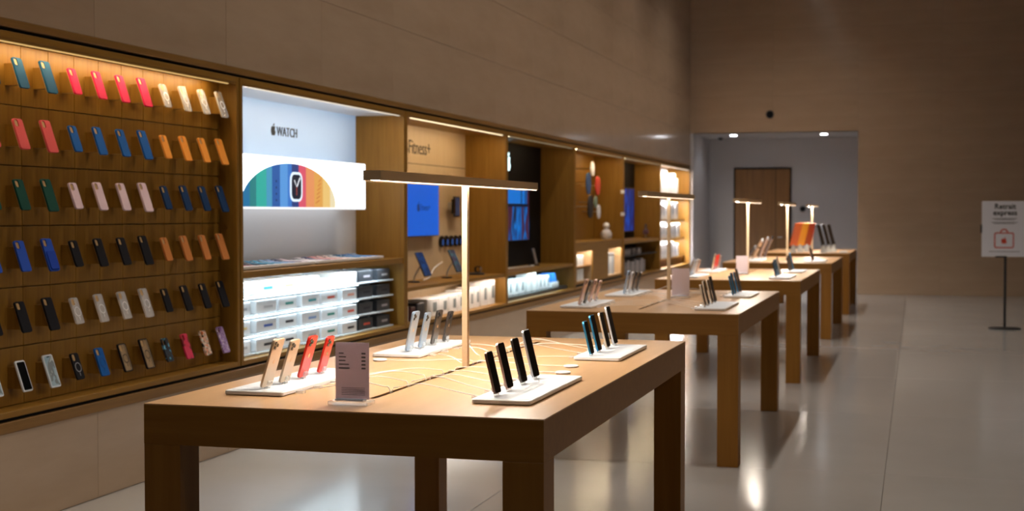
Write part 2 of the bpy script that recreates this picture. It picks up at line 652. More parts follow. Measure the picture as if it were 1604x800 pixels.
def cabinet(k, label, depth, back_m, strip_col, strip_s, glow, top_m=None, bottom_m=None, side_m=None):
    y0, y1 = BY[k] + 0.007, BY[k + 1] - 0.007
    t = empty('display_cabinet', (0, (y0 + y1) / 2, CZ0), label, 'cabinet', 'lit wooden display cabinets along the wall')
    so = side_m or oak('z')
    part('side_panel', cbox(-depth, 0, y0, y0 + TH, CZ0, CZ1, 0.002), so, t)
    part('side_panel', cbox(-depth, 0, y1 - TH, y1, CZ0, CZ1, 0.002), so, t)
    part('top_panel', cbox(-depth, 0, y0 + TH, y1 - TH, CZ1 - TH, CZ1, 0.002), oak('y'), t)
    if top_m:
        part('soffit', cbox(-depth + 0.02, -0.07, y0 + TH, y1 - TH, CZ1 - TH - 0.004, CZ1 - TH), top_m, t)
    part('bottom_panel', cbox(-depth, 0, y0 + TH, y1 - TH, CZ0, CZ0 + 0.030, 0.002), bottom_m or oak('y'), t)
    part('back_panel', cbox(-depth, -depth + 0.02, y0 + TH, y1 - TH, CZ0 + 0.03, CZ1 - TH), back_m, t)
    zu = CZ1 - TH
    part('light_lip', cbox(-0.016, -0.002, y0 + TH, y1 - TH, zu - 0.012, zu), oak('y'), t)
    part('led_diffuser', cbox(-0.016, -0.004, y0 + TH + 0.10, y1 - TH - 0.10, zu - 0.018, zu - 0.012), emis('diffuser_%d' % k, {0: (1.0, 0.62, 0.22), 1: (1.0, 0.88, 0.70)}.get(k, strip_col), glow), t)
    part('led_strip', cbox(-0.044, -0.022, y0 + TH + 0.18, y1 - TH - 0.18, zu - 0.010, zu - 0.0055), emis('strip_%d' % k, strip_col, strip_s), t)
    return t, y0 + TH, y1 - TH


def shelf(t, k, ya, yb, z, depth, thick=0.045, front=-0.012, m=None):
    return part('shelf', join(cbox(-depth + 0.021, front - 0.02, ya + 0.001, yb - 0.001, z - 0.020, z), cbox(front - 0.02, front, ya + 0.001, yb - 0.001, z - thick, z, 0.002)), m or oak('y'), t)


c0, a0, b0 = cabinet(0, 'wooden wall cabinet hung with rows of colourful phone cases', 0.16, oak('z'), WARM, STRIP_E * 0.85, 0.7)
c1, a1, b1 = cabinet(1, 'white-backed wall cabinet with the watch banner and boxes below', 0.46, WHITEB, NEUT, STRIP_E * 1.15, 0.9, WHITEB)
c2, a2, b2 = cabinet(2, 'wooden wall cabinet with the blue screen and phone stands', 0.47, noisy('pale_oak', (0.62, 0.45, 0.27), (0.56, 0.40, 0.23), (30, 30, 1.5), rough=0.5), WARM, STRIP_E * 1.25, 2.2)
c3, a3, b3 = cabinet(3, 'wall cabinet with black back and glowing white emblem', 0.46, BLACK, WARM, STRIP_E * 0.35, 0.3)
c4, a4, b4 = cabinet(4, 'wooden wall cabinet with hanging wristbands and two lit niches', 0.46, oak('z'), WARM, STRIP_E * 1.2, 0.4)
c5, a5, b5 = cabinet(5, 'wall cabinet with dark back and dark lower shelves', 0.46, BLACK, WARM, STRIP_E * 1.2, 0.4)
c6, a6, b6 = cabinet(6, 'brightest wall cabinet at the far end full of white boxes', 0.46, emis('added_back_glow', (0.95, 0.97, 1.0), 1.3), NEUT, STRIP_E * 4.5, 2.0)  # back panel glow added to brighten this cabinet

# ------------------------------------------------------------------ cabinet 0: board tiles, brackets and cases
XB0 = -0.122        # face of the tile board
CP = 0.2325
zr = [2.337, 2.038, 1.7425, 1.4450, 1.1410, 0.8475, 0.5595]
NCOL = 14
tile_m = oak('z')
_tiles = {}
for r_ in range(6):
    for k in range(NCOL):
        hi = b0 - CP * k
        lo = max(b0 - CP * (k + 1), a0)
        if hi - lo < 0.03:
            continue
        key = (round(hi - lo, 3), r_)
        if key not in _tiles:
            me = mesh_of('board_tile', cbox(-0.016, 0, 0.0024, hi - lo - 0.0024, 0.003, zr[r_] - zr[r_ + 1] - 0.003, 0.001))
            me.materials.append(tile_m)
            _tiles[key] = me
        o = link('board_tile', _tiles[key], None, c0, Vector((XB0, lo, zr[r_ + 1])) - c0.location)

TILT = R(-19)
SIZES = [(0.070, 0.143), (0.077, 0.157), (0.077, 0.158), (0.084, 0.172)]


def casem(name, col, rough=0.72):
    return mat('case_' + name, col, rough, spec=0.2)


TEAL, CRIMSON, SALMON, BLUE, ORANGE = casem('teal', (0.006, 0.075, 0.15)), casem('crimson', (0.75, 0.018, 0.085)), casem('salmon', (0.72, 0.10, 0.10)), casem('blue', (0.008, 0.10, 0.36)), casem('orange', (0.90, 0.33, 0.045))
GREEN, PINK, NAVY, INDIGO = casem('green', (0.006, 0.065, 0.045)), casem('pink', (0.85, 0.62, 0.66)), casem('navy', (0.006, 0.035, 0.11)), casem('indigo', (0.025, 0.09, 0.50))
JET, TAN = casem('black', (0.008, 0.007, 0.010)), casem('tan', (0.62, 0.21, 0.05))
SMOKE = mat('case_smoke', (0.55, 0.38, 0.22), 0.15, alpha=0.45)
CLEAR = mat('case_clear', (0.90, 0.92, 0.96), 0.12, alpha=0.30)
CASEWHITE = casem('white', (0.72, 0.74, 0.78), 0.4)


def pattern(name, cols, scale):
    if name in MATS:
        return MATS[name]
    m = mat(name, cols[0], 0.4)
    nt = m.node_tree
    tc = nt.nodes.new('ShaderNodeTexCoord')
    nz = nt.nodes.new('ShaderNodeTexNoise')
    nz.inputs['Scale'].default_value = scale
    nz.inputs['Detail'].default_value = 1.5
    nz.inputs['Distortion'].default_value = 1.2
    cr = nt.nodes.new('ShaderNodeValToRGB')
    cr.color_ramp.interpolation = 'CONSTANT'
    cr.color_ramp.elements[0].position = 0.0
    cr.color_ramp.elements[0].color = (*cols[0], 1)
    cr.color_ramp.elements[1].position = 0.42
    cr.color_ramp.elements[1].color = (*cols[1], 1)
    for i, c in enumerate(cols[2:]):
        e = cr.color_ramp.elements.new(0.50 + 0.07 * i)
        e.color = (*c, 1)
    nt.links.new(tc.outputs['Object'], nz.inputs['Vector'])
    nt.links.new(nz.outputs['Fac'], cr.inputs['Fac'])
    nt.links.new(cr.outputs[0], nt.nodes['Principled BSDF'].inputs['Base Color'])
    return m


PAT = [pattern('print_purple', [(0.35, 0.18, 0.50), (0.55, 0.40, 0.65), (0.20, 0.06, 0.30), (0.7, 0.55, 0.7)], 30),
       pattern('print_mixed', [(0.02, 0.02, 0.02), (0.75, 0.62, 0.45), (0.80, 0.16, 0.03), (0.8, 0.75, 0.65)], 32),
       pattern('print_red', [(0.22, 0.01, 0.02), (0.70, 0.02, 0.07), (0.75, 0.03, 0.10)], 14),
       pattern('print_blue', [(0.12, 0.42, 0.62), (0.01, 0.012, 0.02), (0.012, 0.015, 0.022), (0.02, 0.03, 0.05)], 22)]

RING_W = mat('ring_white', (0.9, 0.9, 0.92), 0.4)
RING_G = mat('ring_grey', (0.35, 0.34, 0.36), 0.4)
RING_B = mat('ring_blue', (0.01, 0.06, 0.25), 0.4)
_meshc = {}


def shared(key, fn, m, smooth=False):
    k = (key, m.name)
    if k not in _meshc:
        me = mesh_of(key[0], fn(), (0, 0, 0), smooth)
        me.materials.append(m)
        _meshc[k] = me
    return _meshc[k]


def make_case(y, z, si, m, label, style):
    W, H = SIZES[si]
    x = -0.052
    t = empty('phone_case', (x - H / 2 * math.sin(TILT), y, z - H / 2 * math.cos(TILT)), label, 'phone case', 'phone cases on the wall board', (0, TILT, 0))
    up = (0, 0, H / 2)
    hole = (-W / 2 + 0.0205, H / 2 - 0.024, 0.029, 0.036, 0.009)
    if style == 'framed':
        link('shell', shared(('shell', si, 'f'), lambda: rslab(W, H, 0.011, 0.011, 0.002), m, True), None, t, up)
        return t
    link('shell', shared(('shell', si), lambda: holed_slab(W, H, 0.0105, 0.012, hole), m, True), None, t, up)
    # camera opening rim
    if style in ('plain', 'wallet', 'ring_grey', 'ring_blue'):
        rimg = lambda: move(holed_slab(hole[2] + 0.005, hole[3] + 0.005, 0.0015, 0.010, (0, 0, hole[2], hole[3], hole[4]), 0.0005), (0.0058, hole[0], hole[1]))
        link('camera_rim', shared(('camera_rim', si), rimg, m, True), None, t, up)
    if style.startswith('clear') or style.startswith('ring') or style == 'smoke':
        rm = {'ring_grey': RING_G, 'ring_blue': RING_B, 'smoke': JET}.get(style, RING_W)
        link('charging_ring', shared(('charging_ring', si), lambda: move(ring_geo(0.022, 0.026, 0.0008, 24), (0.0054, 0, -0.006)), rm), None, t, up)
        link('alignment_bar', shared(('alignment_bar', si), lambda: cbox(0.0054, 0.0062, -0.0018, 0.0018, -0.052, -0.036), rm), None, t, up)
    if style == 'smoke':
        link('bumper', shared(('bumper', si), lambda: move(holed_slab(W + 0.004, H + 0.004, 0.012, 0.013, (0, 0, W - 0.006, H - 0.006, 0.010)), (0.0010, 0, 0)), JET, True), None, t, up)
    if style == 'wallet':
        link('card_wallet', shared(('card_wallet', si), lambda: move(rslab(W * 0.84, H * 0.56, 0.006, 0.010, 0.001), (0.0085, 0, -H * 0.17)), casem('indigo_dark', (0.015, 0.06, 0.42))), None, t, up)
    return t


ROWN = ['top', 'second', 'third', 'fourth', 'fifth', 'bottom']
screen_photo = pattern('screen_photo', [(0.30, 0.42, 0.50), (0.36, 0.48, 0.55), (0.22, 0.25, 0.26), (0.5, 0.55, 0.55)], 9)
scheme = [
    (('dark teal', TEAL, 'plain'), ('crimson', CRIMSON, 'plain'), ('clear ringed', CLEAR, 'clear')),
    (('salmon pink', SALMON, 'plain'), ('blue', BLUE, 'plain'), ('orange', ORANGE, 'plain')),
    (('dark green', GREEN, 'plain'), ('pale pink', PINK, 'plain'), ('navy', NAVY, 'plain')),
    (('indigo blue', INDIGO, 'plain'), ('black', JET, 'plain'), ('tan leather', TAN, 'plain')),
    (('black', JET, 'plain'), ('clear ringed', CLEAR, 'clear'), ('black', JET, 'plain')),
]
INSERT = noisy('insert_oak', (0.55, 0.34, 0.15), (0.47, 0.28, 0.11), (40, 40, 3), rough=0.5)
for r_ in range(6):
    zc = (zr[r_] + zr[r_ + 1]) / 2 + 0.004
    for k in range(11):
        yc = b0 - CP * (k + 0.5) + 0.012
        gi = 2 if k <= 3 else (1 if k <= 7 else 0)
        si = 3 - (k % 4) if k < 8 else {8: 3, 9: 2, 10: 1}[k]
        pos = {0: 'at the far right end', 10: 'at the far left edge'}.get(k, '%s from the left' % ORD[10 - k] if k > 4 else '%s from the right' % ORD[k])
        W, H = SIZES[si]
        # bracket: wooden block whose sloped front carries a thin insert inside the case
        sx = lambda dz: -0.052 + math.sin(TILT) * dz - 0.0075
        bl = prism_y([(XB0, zc - 0.060), (sx(-0.060), zc - 0.060), (sx(0.046), zc + 0.046), (XB0, zc + 0.046)], yc - 0.030, yc + 0.020)
        br = part('bracket', bl, tile_m, c0)
        ins = xf(join(rslab(W - 0.006, H - 0.006, 0.004, 0.009, 0.0005), move(rslab(0.0275, 0.0345, 0.009, 0.008, 0.0005), (0.0062, -W / 2 + 0.0205, H / 2 - 0.024))), Matrix.Translation((-0.052, yc, zc)) @ Matrix.Rotation(TILT, 4, 'Y') @ Matrix.Translation((-0.0080, 0, 0)))
        if not (r_ == 5 and k in (8, 9, 10)) and not (r_ == 5 and k < 4):
            part('insert', ins, INSERT, br)
        if r_ < 5:
            nm, m, stl = scheme[r_][gi]
            if r_ == 3 and k == 8:
                stl = 'wallet'
                nm = 'indigo blue wallet'
            make_case(yc, zc, si, m, '%s phone case, %s row of the case wall, %s' % (nm, ROWN[r_], pos), stl)
        else:
            if k >= 8:
                t = make_case(yc, zc, si, CASEWHITE, {8: 'white framed phone case with lit photo screen in the bottom row', 9: 'white framed phone case with black screen in the bottom row', 10: 'white framed phone case at the left edge of the bottom row'}[k], 'framed')
                lpart('screen', move(rslab(W - 0.014, H - 0.016, 0.001, 0.006, 0.0002), (0.0058, 0, H / 2)), BLACKG if k == 9 else screen_photo, t)
                if k == 8:
                    lpart('notch', move(rslab(0.024, 0.005, 0.0006, 0.002, 0.0002), (0.0066, 0, H - 0.012)), BLACKG, t)
            elif k == 7:
                make_case(yc, zc, si, JET, 'black phone case with pale ring in the bottom row of the case wall', 'ring_grey')
            elif k == 6:
                make_case(yc, zc, si, BLUE, 'blue phone case with darker ring in the bottom row of the case wall', 'ring_blue')
            elif k >= 4:
                make_case(yc, zc, si, SMOKE, '%s see-through phone case with black bumper in the bottom row' % ('left' if k == 5 else 'right'), 'smoke')
            else:
                make_case(yc, zc, si, PAT[k], ['purple marbled phone case at the right end of the bottom row', 'phone case printed in black, cream and orange in the bottom row', 'red and maroon phone case in the bottom row of the case wall', 'black and light blue printed phone case in the bottom row'][k], 'printed')

# ------------------------------------------------------------------ cabinet 1: watch display
def picture(parent, x, items):
    """flat print: coloured polygons (y,z) on a panel face at x"""
    for i, (nm, poly, m) in enumerate(items):
        part(nm, prism(poly, x, x + 0.0015), m, parent)


XBK1 = -0.436
part('lit_panel', cbox(-0.4405, XBK1 - 0.0001, a1 + 0.005, b1 - 0.005, 1.78, 2.335), mat('lit_panel', (0.44, 0.57, 0.72), 0.5, emis=(0.36, 0.62, 1.0), es=0.28), c1)
fr = part('emblem', move(fruit_geo(0.085, 0.004), (XBK1, 9.70, 2.125)), BLACKPR, c1)
part('lettering', move(text_geo('WATCH', 0.098, 0.002, 0.0), (XBK1 + 0.002, 9.76, 2.088)), BLACKPR, c1)
shelf(c1, 1, a1, b1, 1.130, 0.46)

BX, BY0, BY1, BZ0, BZ1 = -0.20, 8.44, 10.95, 1.538, 1.912
ban = empty('light_box', (BX, (BY0 + BY1) / 2, BZ0), 'long glowing banner with rainbow watch bands on white', 'light box')
part('housing', cbox(BX - 0.10, BX, BY0, BY1, BZ0, BZ1, 0.003), emis('banner_edge', (0.92, 0.93, 0.95), 1.2), ban)
part('bracket', join(cbox(-0.4394, BX - 0.10, 9.0, 9.06, 1.70, 1.76), cbox(-0.4394, BX - 0.10, 10.4, 10.46, 1.70, 1.76)), STEEL, ban)
pan = part('panel', cbox(BX, BX + 0.004, BY0 + 0.004, BY1 - 0.02, BZ0 + 0.014, BZ1 - 0.004), emis('banner_white', (0.95, 0.97, 1.0), 3.2), ban)
XP = BX + 0.004
yc_, hw = 9.42, 0.80


def arch(y, top=1.868, half=0.82, c=9.50):
    q = 1 - ((y - c) / half) ** 2
    return BZ0 + 0.014 + (top - BZ0 - 0.014) * math.sqrt(max(q, 0.0))


def strip_poly(ya, yb, n=6):
    return [(ya, BZ0 + 0.014), (yb, BZ0 + 0.014)] + [(yb + (ya - yb) * k / n, arch(yb + (ya - yb) * k / n)) for k in range(n + 1)]


bcols = [((8.69, 8.82), (0.02, 0.20, 0.42), 'deep'), ((8.82, 8.92), (0.03, 0.26, 0.27), 'petrol'), ((8.92, 9.08), (0.04, 0.50, 0.42), 'green'), ((9.08, 9.17), (0.08, 0.38, 0.62), 'mint'), ((9.17, 9.30), (0.03, 0.13, 0.45), 'navy'),
         ((9.30, 9.43), (0.12, 0.38, 0.85), 'sky'), ((9.43, 9.50), (0.05, 0.22, 0.70), 'blue'), ((9.50, 9.62), (0.03, 0.06, 0.25), 'ink'), ((9.62, 9.75), (0.85, 0.11, 0.18), 'red'), ((9.75, 9.90), (0.95, 0.36, 0.14), 'coral'),
         ((9.90, 10.06), (0.90, 0.44, 0.10), 'tan'), ((10.06, 10.20), (1.0, 0.66, 0.22), 'amber'), ((10.20, 10.31), (1.0, 0.86, 0.55), 'cream')]
for (ya, yb), c, nm in bcols:
    part('printed_band', prism(strip_poly(ya, yb), XP, XP + 0.0012), emis('banner_' + nm, c, 0.85), pan)
for k in range(6):
    zz = 1.58 + 0.032 * k
    part('printed_stitch', prism([(9.93 + 0.01 * k, zz), (10.00 + 0.005 * k, zz + 0.022), (10.00 + 0.005 * k, zz + 0.032), (9.93 + 0.01 * k, zz + 0.010)], XP + 0.0012, XP + 0.002), emis('banner_stitch', (0.65, 0.20, 0.05), 1.0), pan)
for k in range(4):
    part('printed_hole', move(rslab(0.02, 0.016, 0.0008, 0.006, 0.0001), (XP + 0.0016, 9.24, 1.60 + 0.045 * k)), emis('banner_hole', (0.01, 0.03, 0.12), 1.0), pan)
wf = part('printed_watch_case', move(rslab(0.215, 0.215, 0.002, 0.06, 0.0002), (XP + 0.0022, 9.575, 1.700)), emis('banner_case', (0.75, 0.88, 0.98), 1.2), pan)
part('printed_watch_face', move(rslab(0.165, 0.180, 0.002, 0.045, 0.0002), (XP + 0.0038, 9.575, 1.700)), emis('banner_face', (0.01, 0.015, 0.03), 1.0), wf)
part('printed_hand', prism([(9.575, 1.70), (9.565, 1.71), (9.53, 1.745), (9.54, 1.75)], XP + 0.005, XP + 0.006), emis('banner_hand', (0.9, 0.95, 1.0), 1.2), wf)
part('printed_hand', prism([(9.57, 1.70), (9.585, 1.70), (9.64, 1.765), (9.63, 1.77)], XP + 0.005, XP + 0.006), MATS['banner_hand'], wf)
part('printed_hand', prism([(9.573, 1.64), (9.578, 1.64), (9.578, 1.70), (9.573, 1.70)], XP + 0.005, XP + 0.006), emis('banner_sweep', (0.7, 0.1, 0.05), 1.0), wf)

# band trays on the shelf, bands lying across them
band_cols = [(0.75, 0.20, 0.25), (0.80, 0.45, 0.50), (0.02, 0.02, 0.03), (0.03, 0.03, 0.04), (0.03, 0.22, 0.40), (0.10, 0.40, 0.60), (0.25, 0.50, 0.75), (0.30, 0.45, 0.75), (0.06, 0.06, 0.14), (0.75, 0.60, 0.65),
             (0.78, 0.70, 0.72), (0.05, 0.05, 0.16), (0.85, 0.35, 0.33), (0.85, 0.48, 0.42), (0.85, 0.62, 0.55), (0.80, 0.78, 0.78), (0.02, 0.16, 0.30), (0.04, 0.20, 0.48), (0.08, 0.28, 0.65), (0.30, 0.50, 0.80)]
COLN = ['red', 'rose', 'black', 'black', 'petrol blue', 'teal', 'sky blue', 'light blue', 'ink', 'pale pink', 'pale grey', 'dark navy', 'coral', 'salmon', 'peach', 'white', 'deep teal', 'royal blue', 'bright blue', 'light blue']
BAND_G = None
for ti, (ya, yb) in enumerate(((8.42, 9.66), (9.72, 11.06))):
    tr = empty('band_tray', (-0.22, (ya + yb) / 2, 1.130), '%s white tray of coloured watch bands on the shelf' % ('left' if ti == 0 else 'right'), 'tray', 'watch band trays')
    part('tray_plate', move(flatslab(0.28, yb - ya, 0.020, 0.015, 0.002), (-0.22, (ya + yb) / 2, 1.136)), WHITE, tr)
    part('tray_foot', cbox(-0.34, -0.10, ya + 0.03, yb - 0.03, 1.130, 1.136), BLACK, tr)
    for j in range(10):
        i = ti * 10 + j
        yy = ya + 0.06 + (yb - ya - 0.12) * (j + 0.5) / 10
        g = []
        zt = 1.156
        for s_ in range(9):
            u = s_ / 8
            xx = -0.34 + 0.24 * u
            zz = zt + 0.004 + 0.016 * math.exp(-((u - 0.12) / 0.14) ** 2)
            hw_ = 0.021 - 0.006 * abs(u - 0.3)
            g.append([(xx, yy - hw_, zz - 0.004), (xx, yy + hw_, zz - 0.004), (xx, yy + hw_, zz), (xx, yy - hw_, zz)])
        o = empty('watch_band', (-0.22, yy, zt), '%s watch band, %s from the left on the %s band tray' % (COLN[i], ORD[j], 'left' if ti == 0 else 'right'), 'watch band', 'watch bands on the shelf trays')
        m = mat('band_%d' % i, band_cols[i], 0.5)
        part('strap', loft(g), m, o)
        part('buckle', cbox(-0.352, -0.336, yy - 0.016, yy + 0.016, zt, zt + 0.009, 0.002), STEEL if i % 3 else BLACKP, o)

# rack of boxes under the shelf
rack_x0, rack_x1 = -0.40, -0.075
cols_y = [8.33, 8.655, 9.031, 9.392, 9.768, 10.141, 10.499, 10.873, 11.234]
rows_z = [0.945, 0.818, 0.690, 0.562]
rk = empty('box_rack', (-0.23, 9.78, 0.558), 'clear stepped rack holding four rows of small boxes', 'rack')
for r_ in range(4):
    for c in range(8):
        xo = 0.012 if c % 2 else 0.0
        part('rack_shelf', cbox(rack_x0, rack_x1 + xo, cols_y[c] + 0.004, cols_y[c + 1] - 0.004, rows_z[r_], rows_z[r_] + 0.012, 0.002), FROST, rk)
        if c:
            pass
for r_ in range(3):
    part('rack_light', cbox(rack_x1 - 0.012, rack_x1 - 0.004, 8.36, 10.48, rows_z[r_] - 0.006, rows_z[r_] - 0.001), emis('rack_led', (0.72, 0.90, 1.0), STRIP_E * 0.30), rk)
for c in range(1, 8):
    part('rack_divider', cbox(rack_x0, rack_x1 - 0.06, cols_y[c] - 0.003, cols_y[c] + 0.003, 0.562, 1.05), ACRYL, rk)
LBL = {'k': (0.02, 0.02, 0.03), 'g': (0.01, 0.22, 0.17), 'b': (0.04, 0.10, 0.40), 'l': (0.25, 0.40, 0.70), 'r': (0.75, 0.10, 0.06), 'o': (0.80, 0.35, 0.25), 'y': (0.75, 0.55, 0.20), 't': (0.05, 0.35, 0.40), 'n': (0.50, 0.50, 0.52), 'w': (0.45, 0.42, 0.46)}
LBLN = {'k': 'black', 'g': 'green', 'b': 'dark blue', 'l': 'light blue', 'r': 'red', 'o': 'coral', 'y': 'yellow', 't': 'teal', 'n': 'grey', 'w': 'silver'}
plan = ['ntyntnWW', 'nngGroKK', 'ybklgoKK', 'nkkngkKK']
plan = [['n', 't', 'y', 'n', 'n', 'n', 'Kw', 'Kn'], ['n', 'n', 'g', 't', 'r', 'o', 'Kk', 'Kk'], ['y', 'b', 'k', 'l', 'g', 'r', 'Kk', 'Kw'], ['n', 'k', 'k', 'n', 'g', 'k', 'Kr', 'Kw']]
BOXW, BOXK = mat('box_white', (0.83, 0.83, 0.84), 0.55), mat('box_black', (0.03, 0.035, 0.045), 0.45)
for r_ in range(4):
    for c in range(8):
        p = plan[r_][c]
        dark = p[0] == 'K'
        lc = p[-1]
        ya, yb = cols_y[c] + 0.035, cols_y[c + 1] - 0.030
        hh = 0.088 if not (r_ == 0 and c == 4) else 0.055
        if r_ == 0 and c == 4:
            ya, yb = ya + 0.06, yb - 0.06
        xo = 0.012 if c % 2 else 0.0
        z0 = rows_z[r_] + 0.012
        o = empty('band_box', (-0.22, (ya + yb) / 2, z0), '%s box with %s label, %s row of the rack, %s from the left' % ('black' if dark else 'white', LBLN[lc], ['top', 'second', 'third', 'bottom'][r_], ORD[c]), 'box', 'small boxes in the rack')
        part('body', cbox(-0.38, -0.098 + xo, ya, yb, z0, z0 + hh, 0.004), BOXK if dark else BOXW, o)
        lw = (yb - ya)
        part('label_patch', cbox(-0.098 + xo, -0.0972 + xo, ya + lw * 0.36, ya + lw * 0.80, z0 + hh * 0.38, z0 + hh * 0.58), mat('label_' + lc, LBL[lc], 0.6), o)
# light under the shelf
part('shelf_light', cbox(-0.062, -0.036, a1 + 0.10, b1 - 0.30, 1.102, 1.109), emis('rack_strip', (0.72, 0.90, 1.0), STRIP_E * 1.2), c1)

# ------------------------------------------------------------------ cabinet 2
XBK2 = -0.45
part('panel_groove', cbox(XBK2, XBK2 + 0.001, a2, b2, 1.978, 1.984), BLACK, c2)
part('emblem', move(fruit_geo(0.13, 0.004), (XBK2, 12.60, 2.13)), BLACKPR, c2)
part('lettering', move(text_geo('Fitness+', 0.19, 0.002, -0.001), (XBK2 + 0.002, 12.665, 2.075)), BLACKPR, c2)
shelf(c2, 2, a2, b2, 0.872, 0.47, 0.034)
shl = empty('wall_screen', (-0.41, 12.64, 1.285), 'bright blue screen on the wall of the second lit cabinet', 'screen')
part('housing', cbox(-0.45, -0.385, 11.90, 13.365, 1.285, 1.802, 0.004), BLACKP, shl)
pn = part('panel', cbox(-0.385, -0.383, 11.91, 13.355, 1.293, 1.795), emis('screen_blue', (0.0, 0.11, 0.66), 0.9), shl)
part('screen_emblem', move(fruit_geo(0.09, 0.001), (-0.383, 12.76, 1.565)), emis('screen_navy', (0.0, 0.03, 0.20), 0.6), pn)
part('screen_lettering', move(text_geo('Fitness+', 0.085, 0.0005), (-0.382, 12.81, 1.535)), MATS['screen_navy'], pn)

# phone on a wall mount
pm = empty('mounted_phone', (XBK2, 13.93, 1.47), 'dark phone on a wall mount beside the blue screen', 'phone')
part('mount', cbox(XBK2, -0.40, 13.84, 13.90, 1.54, 1.62, 0.004), STEEL, pm)
part('body', move(rslab(0.17, 0.21, 0.02, 0.02, 0.003), (-0.39, 13.94, 1.575)), BLACKP, pm)
part('screen', move(rslab(0.13, 0.18, 0.002, 0.012, 0.0003), (-0.379, 13.95, 1.575)), emis('dim_screen', (0.05, 0.06, 0.12), 0.5), pm)
part('camera_bump', cbox(-0.40, -0.375, 13.80, 13.86, 1.50, 1.65, 0.004), BLACKG, pm)
for i, y in enumerate((13.595, 13.745, 13.90, 14.05, 14.195)):
    o = empty('wall_disc', (XBK2, y, 1.222), '%s of five small black and blue watch faces on the wall, from the left' % ORD[i], 'watch', 'row of watch faces')
    part('case', move(rslab(0.112, 0.116, 0.03, 0.0555, 0.006, 6), (XBK2 + 0.0155, y, 1.222)), BLACKG, o, True)
    part('face', move(rslab(0.055, 0.062, 0.002, 0.024, 0.0004, 5), (XBK2 + 0.0312, y, 1.214)), emis('face_blue', (0.02, 0.10, 0.35), 0.5), o)


def stand_phone(y, w_, h_, zs, mname, label, tilt=-24):
    t = empty('phone_stand', (-0.20, y, zs), label, 'phone stand')
    part('base', move(lathe([(0.055, 0), (0.055, 0.008), (0.050, 0.011), (0.012, 0.014)], 20), (-0.27, y - 0.06, zs)), BLACKP, t, True)
    part('arm', tube([(-0.27, y - 0.06, zs + 0.01), (-0.26, y - 0.05, zs + 0.07), (-0.225, y, zs + 0.15)], 0.008), STEEL, t, True)
    M = Matrix.Translation((-0.20, y, zs + 0.165)) @ Matrix.Rotation(R(tilt), 4, 'Y')
    part('phone_body', xf(rslab(w_, h_, 0.010, 0.014, 0.002), M), BLACKP, t)
    part('phone_screen', xf(move(rslab(w_ - 0.012, h_ - 0.012, 0.001, 0.010, 0.0002), (0.0056, 0, 0)), M), MATS[mname] if mname in MATS else None, t)
    return t


pattern('stand_screen_blue', [(0.0, 0.02, 0.12), (0.0, 0.04, 0.22), (0.01, 0.09, 0.40), (0.01, 0.03, 0.10)], 14)
pattern('stand_screen_multi', [(0.02, 0.02, 0.05), (0.10, 0.06, 0.16), (0.04, 0.16, 0.22), (0.10, 0.22, 0.30)], 14)
stand_phone(12.37, 0.20, 0.24, 0.872, 'stand_screen_blue', 'tilted phone with blue picture on a stand below the blue screen')
stand_phone(13.32, 0.19, 0.24, 0.872, 'stand_screen_multi', 'tilted phone with pastel picture on a stand right of the cable')
hb = empty('wrist_watch', (-0.20, 14.02, 0.872), 'small dark watch on a stand near the right end of the shelf', 'watch')
part('base', move(lathe([(0.085, 0), (0.085, 0.016), (0.075, 0.022)], 20), (-0.20, 14.02, 0.872)), BLACKP, hb, True)
part('strap', move(xf(ring_geo(0.026, 0.034, 0.035, 20), Matrix.Rotation(R(90), 4, 'Z')), (-0.19, 14.02, 0.872 + 0.056)), JET, hb, True)
part('face', move(rslab(0.035, 0.04, 0.010, 0.012, 0.002), (-0.15, 14.02, 0.93)), STEEL, hb)
single('white_cable', tube([(-0.28, 12.60, 0.881), (-0.30, 12.85, 0.90), (-0.33, 13.05, 0.97), (-0.30, 13.22, 1.03)], 0.006), CABLE, (-0.28, 12.60, 0.872), 'pale cable sagging between the two tilted phones on the shelf', 'cable')

b2list = [(11.44, 11.70, .135, 'w'), (11.76, 11.88, .125, 'r'), (11.92, 12.12, .145, 'k'), (12.20, 12.50, .165, 'w'), (12.54, 12.78, .16, 'w'), (12.84, 13.06, .165, 'w'), (13.10, 13.26, .17, 'w'), (13.30, 13.42, .19, 'w'), (13.45, 13.60, .185, 'w'), (13.64, 13.80, .20, 'w'), (13.86, 14.08, .235, 'w'), (14.12, 14.36, .25, 'w')]
DRED = mat('box_dark_red', (0.10, 0.015, 0.02), 0.5)
for i, (ya, yb, hh, cc) in enumerate(b2list):
    o = empty('product_box', (-0.18, (ya + yb) / 2, 0.558), '%s product box, %s from the left below the blue screen cabinet shelf' % ({'w': 'white', 'r': 'dark red', 'k': 'black'}[cc], ORD[i]), 'box', 'boxes under the blue screen')
    part('body', cbox(-0.30, -0.10, ya, yb, 0.558, 0.558 + hh, 0.004), {'w': BOXW, 'r': DRED, 'k': BOXK}[cc], o)
    if cc == 'w' and i > 1:
        part('label_patch', cbox(-0.10, -0.0992, ya + (yb - ya) * 0.52, ya + (yb - ya) * 0.88, 0.558 + hh * 0.25, 0.558 + hh * 0.78), mat('label_grey', (0.22, 0.26, 0.28), 0.6), o)
part('shelf_light', cbox(-0.060, -0.036, a2 + 0.9, b2 - 0.08, 0.844, 0.851), emis('shelf2_strip', NEUT, STRIP_E * 0.8), c2)

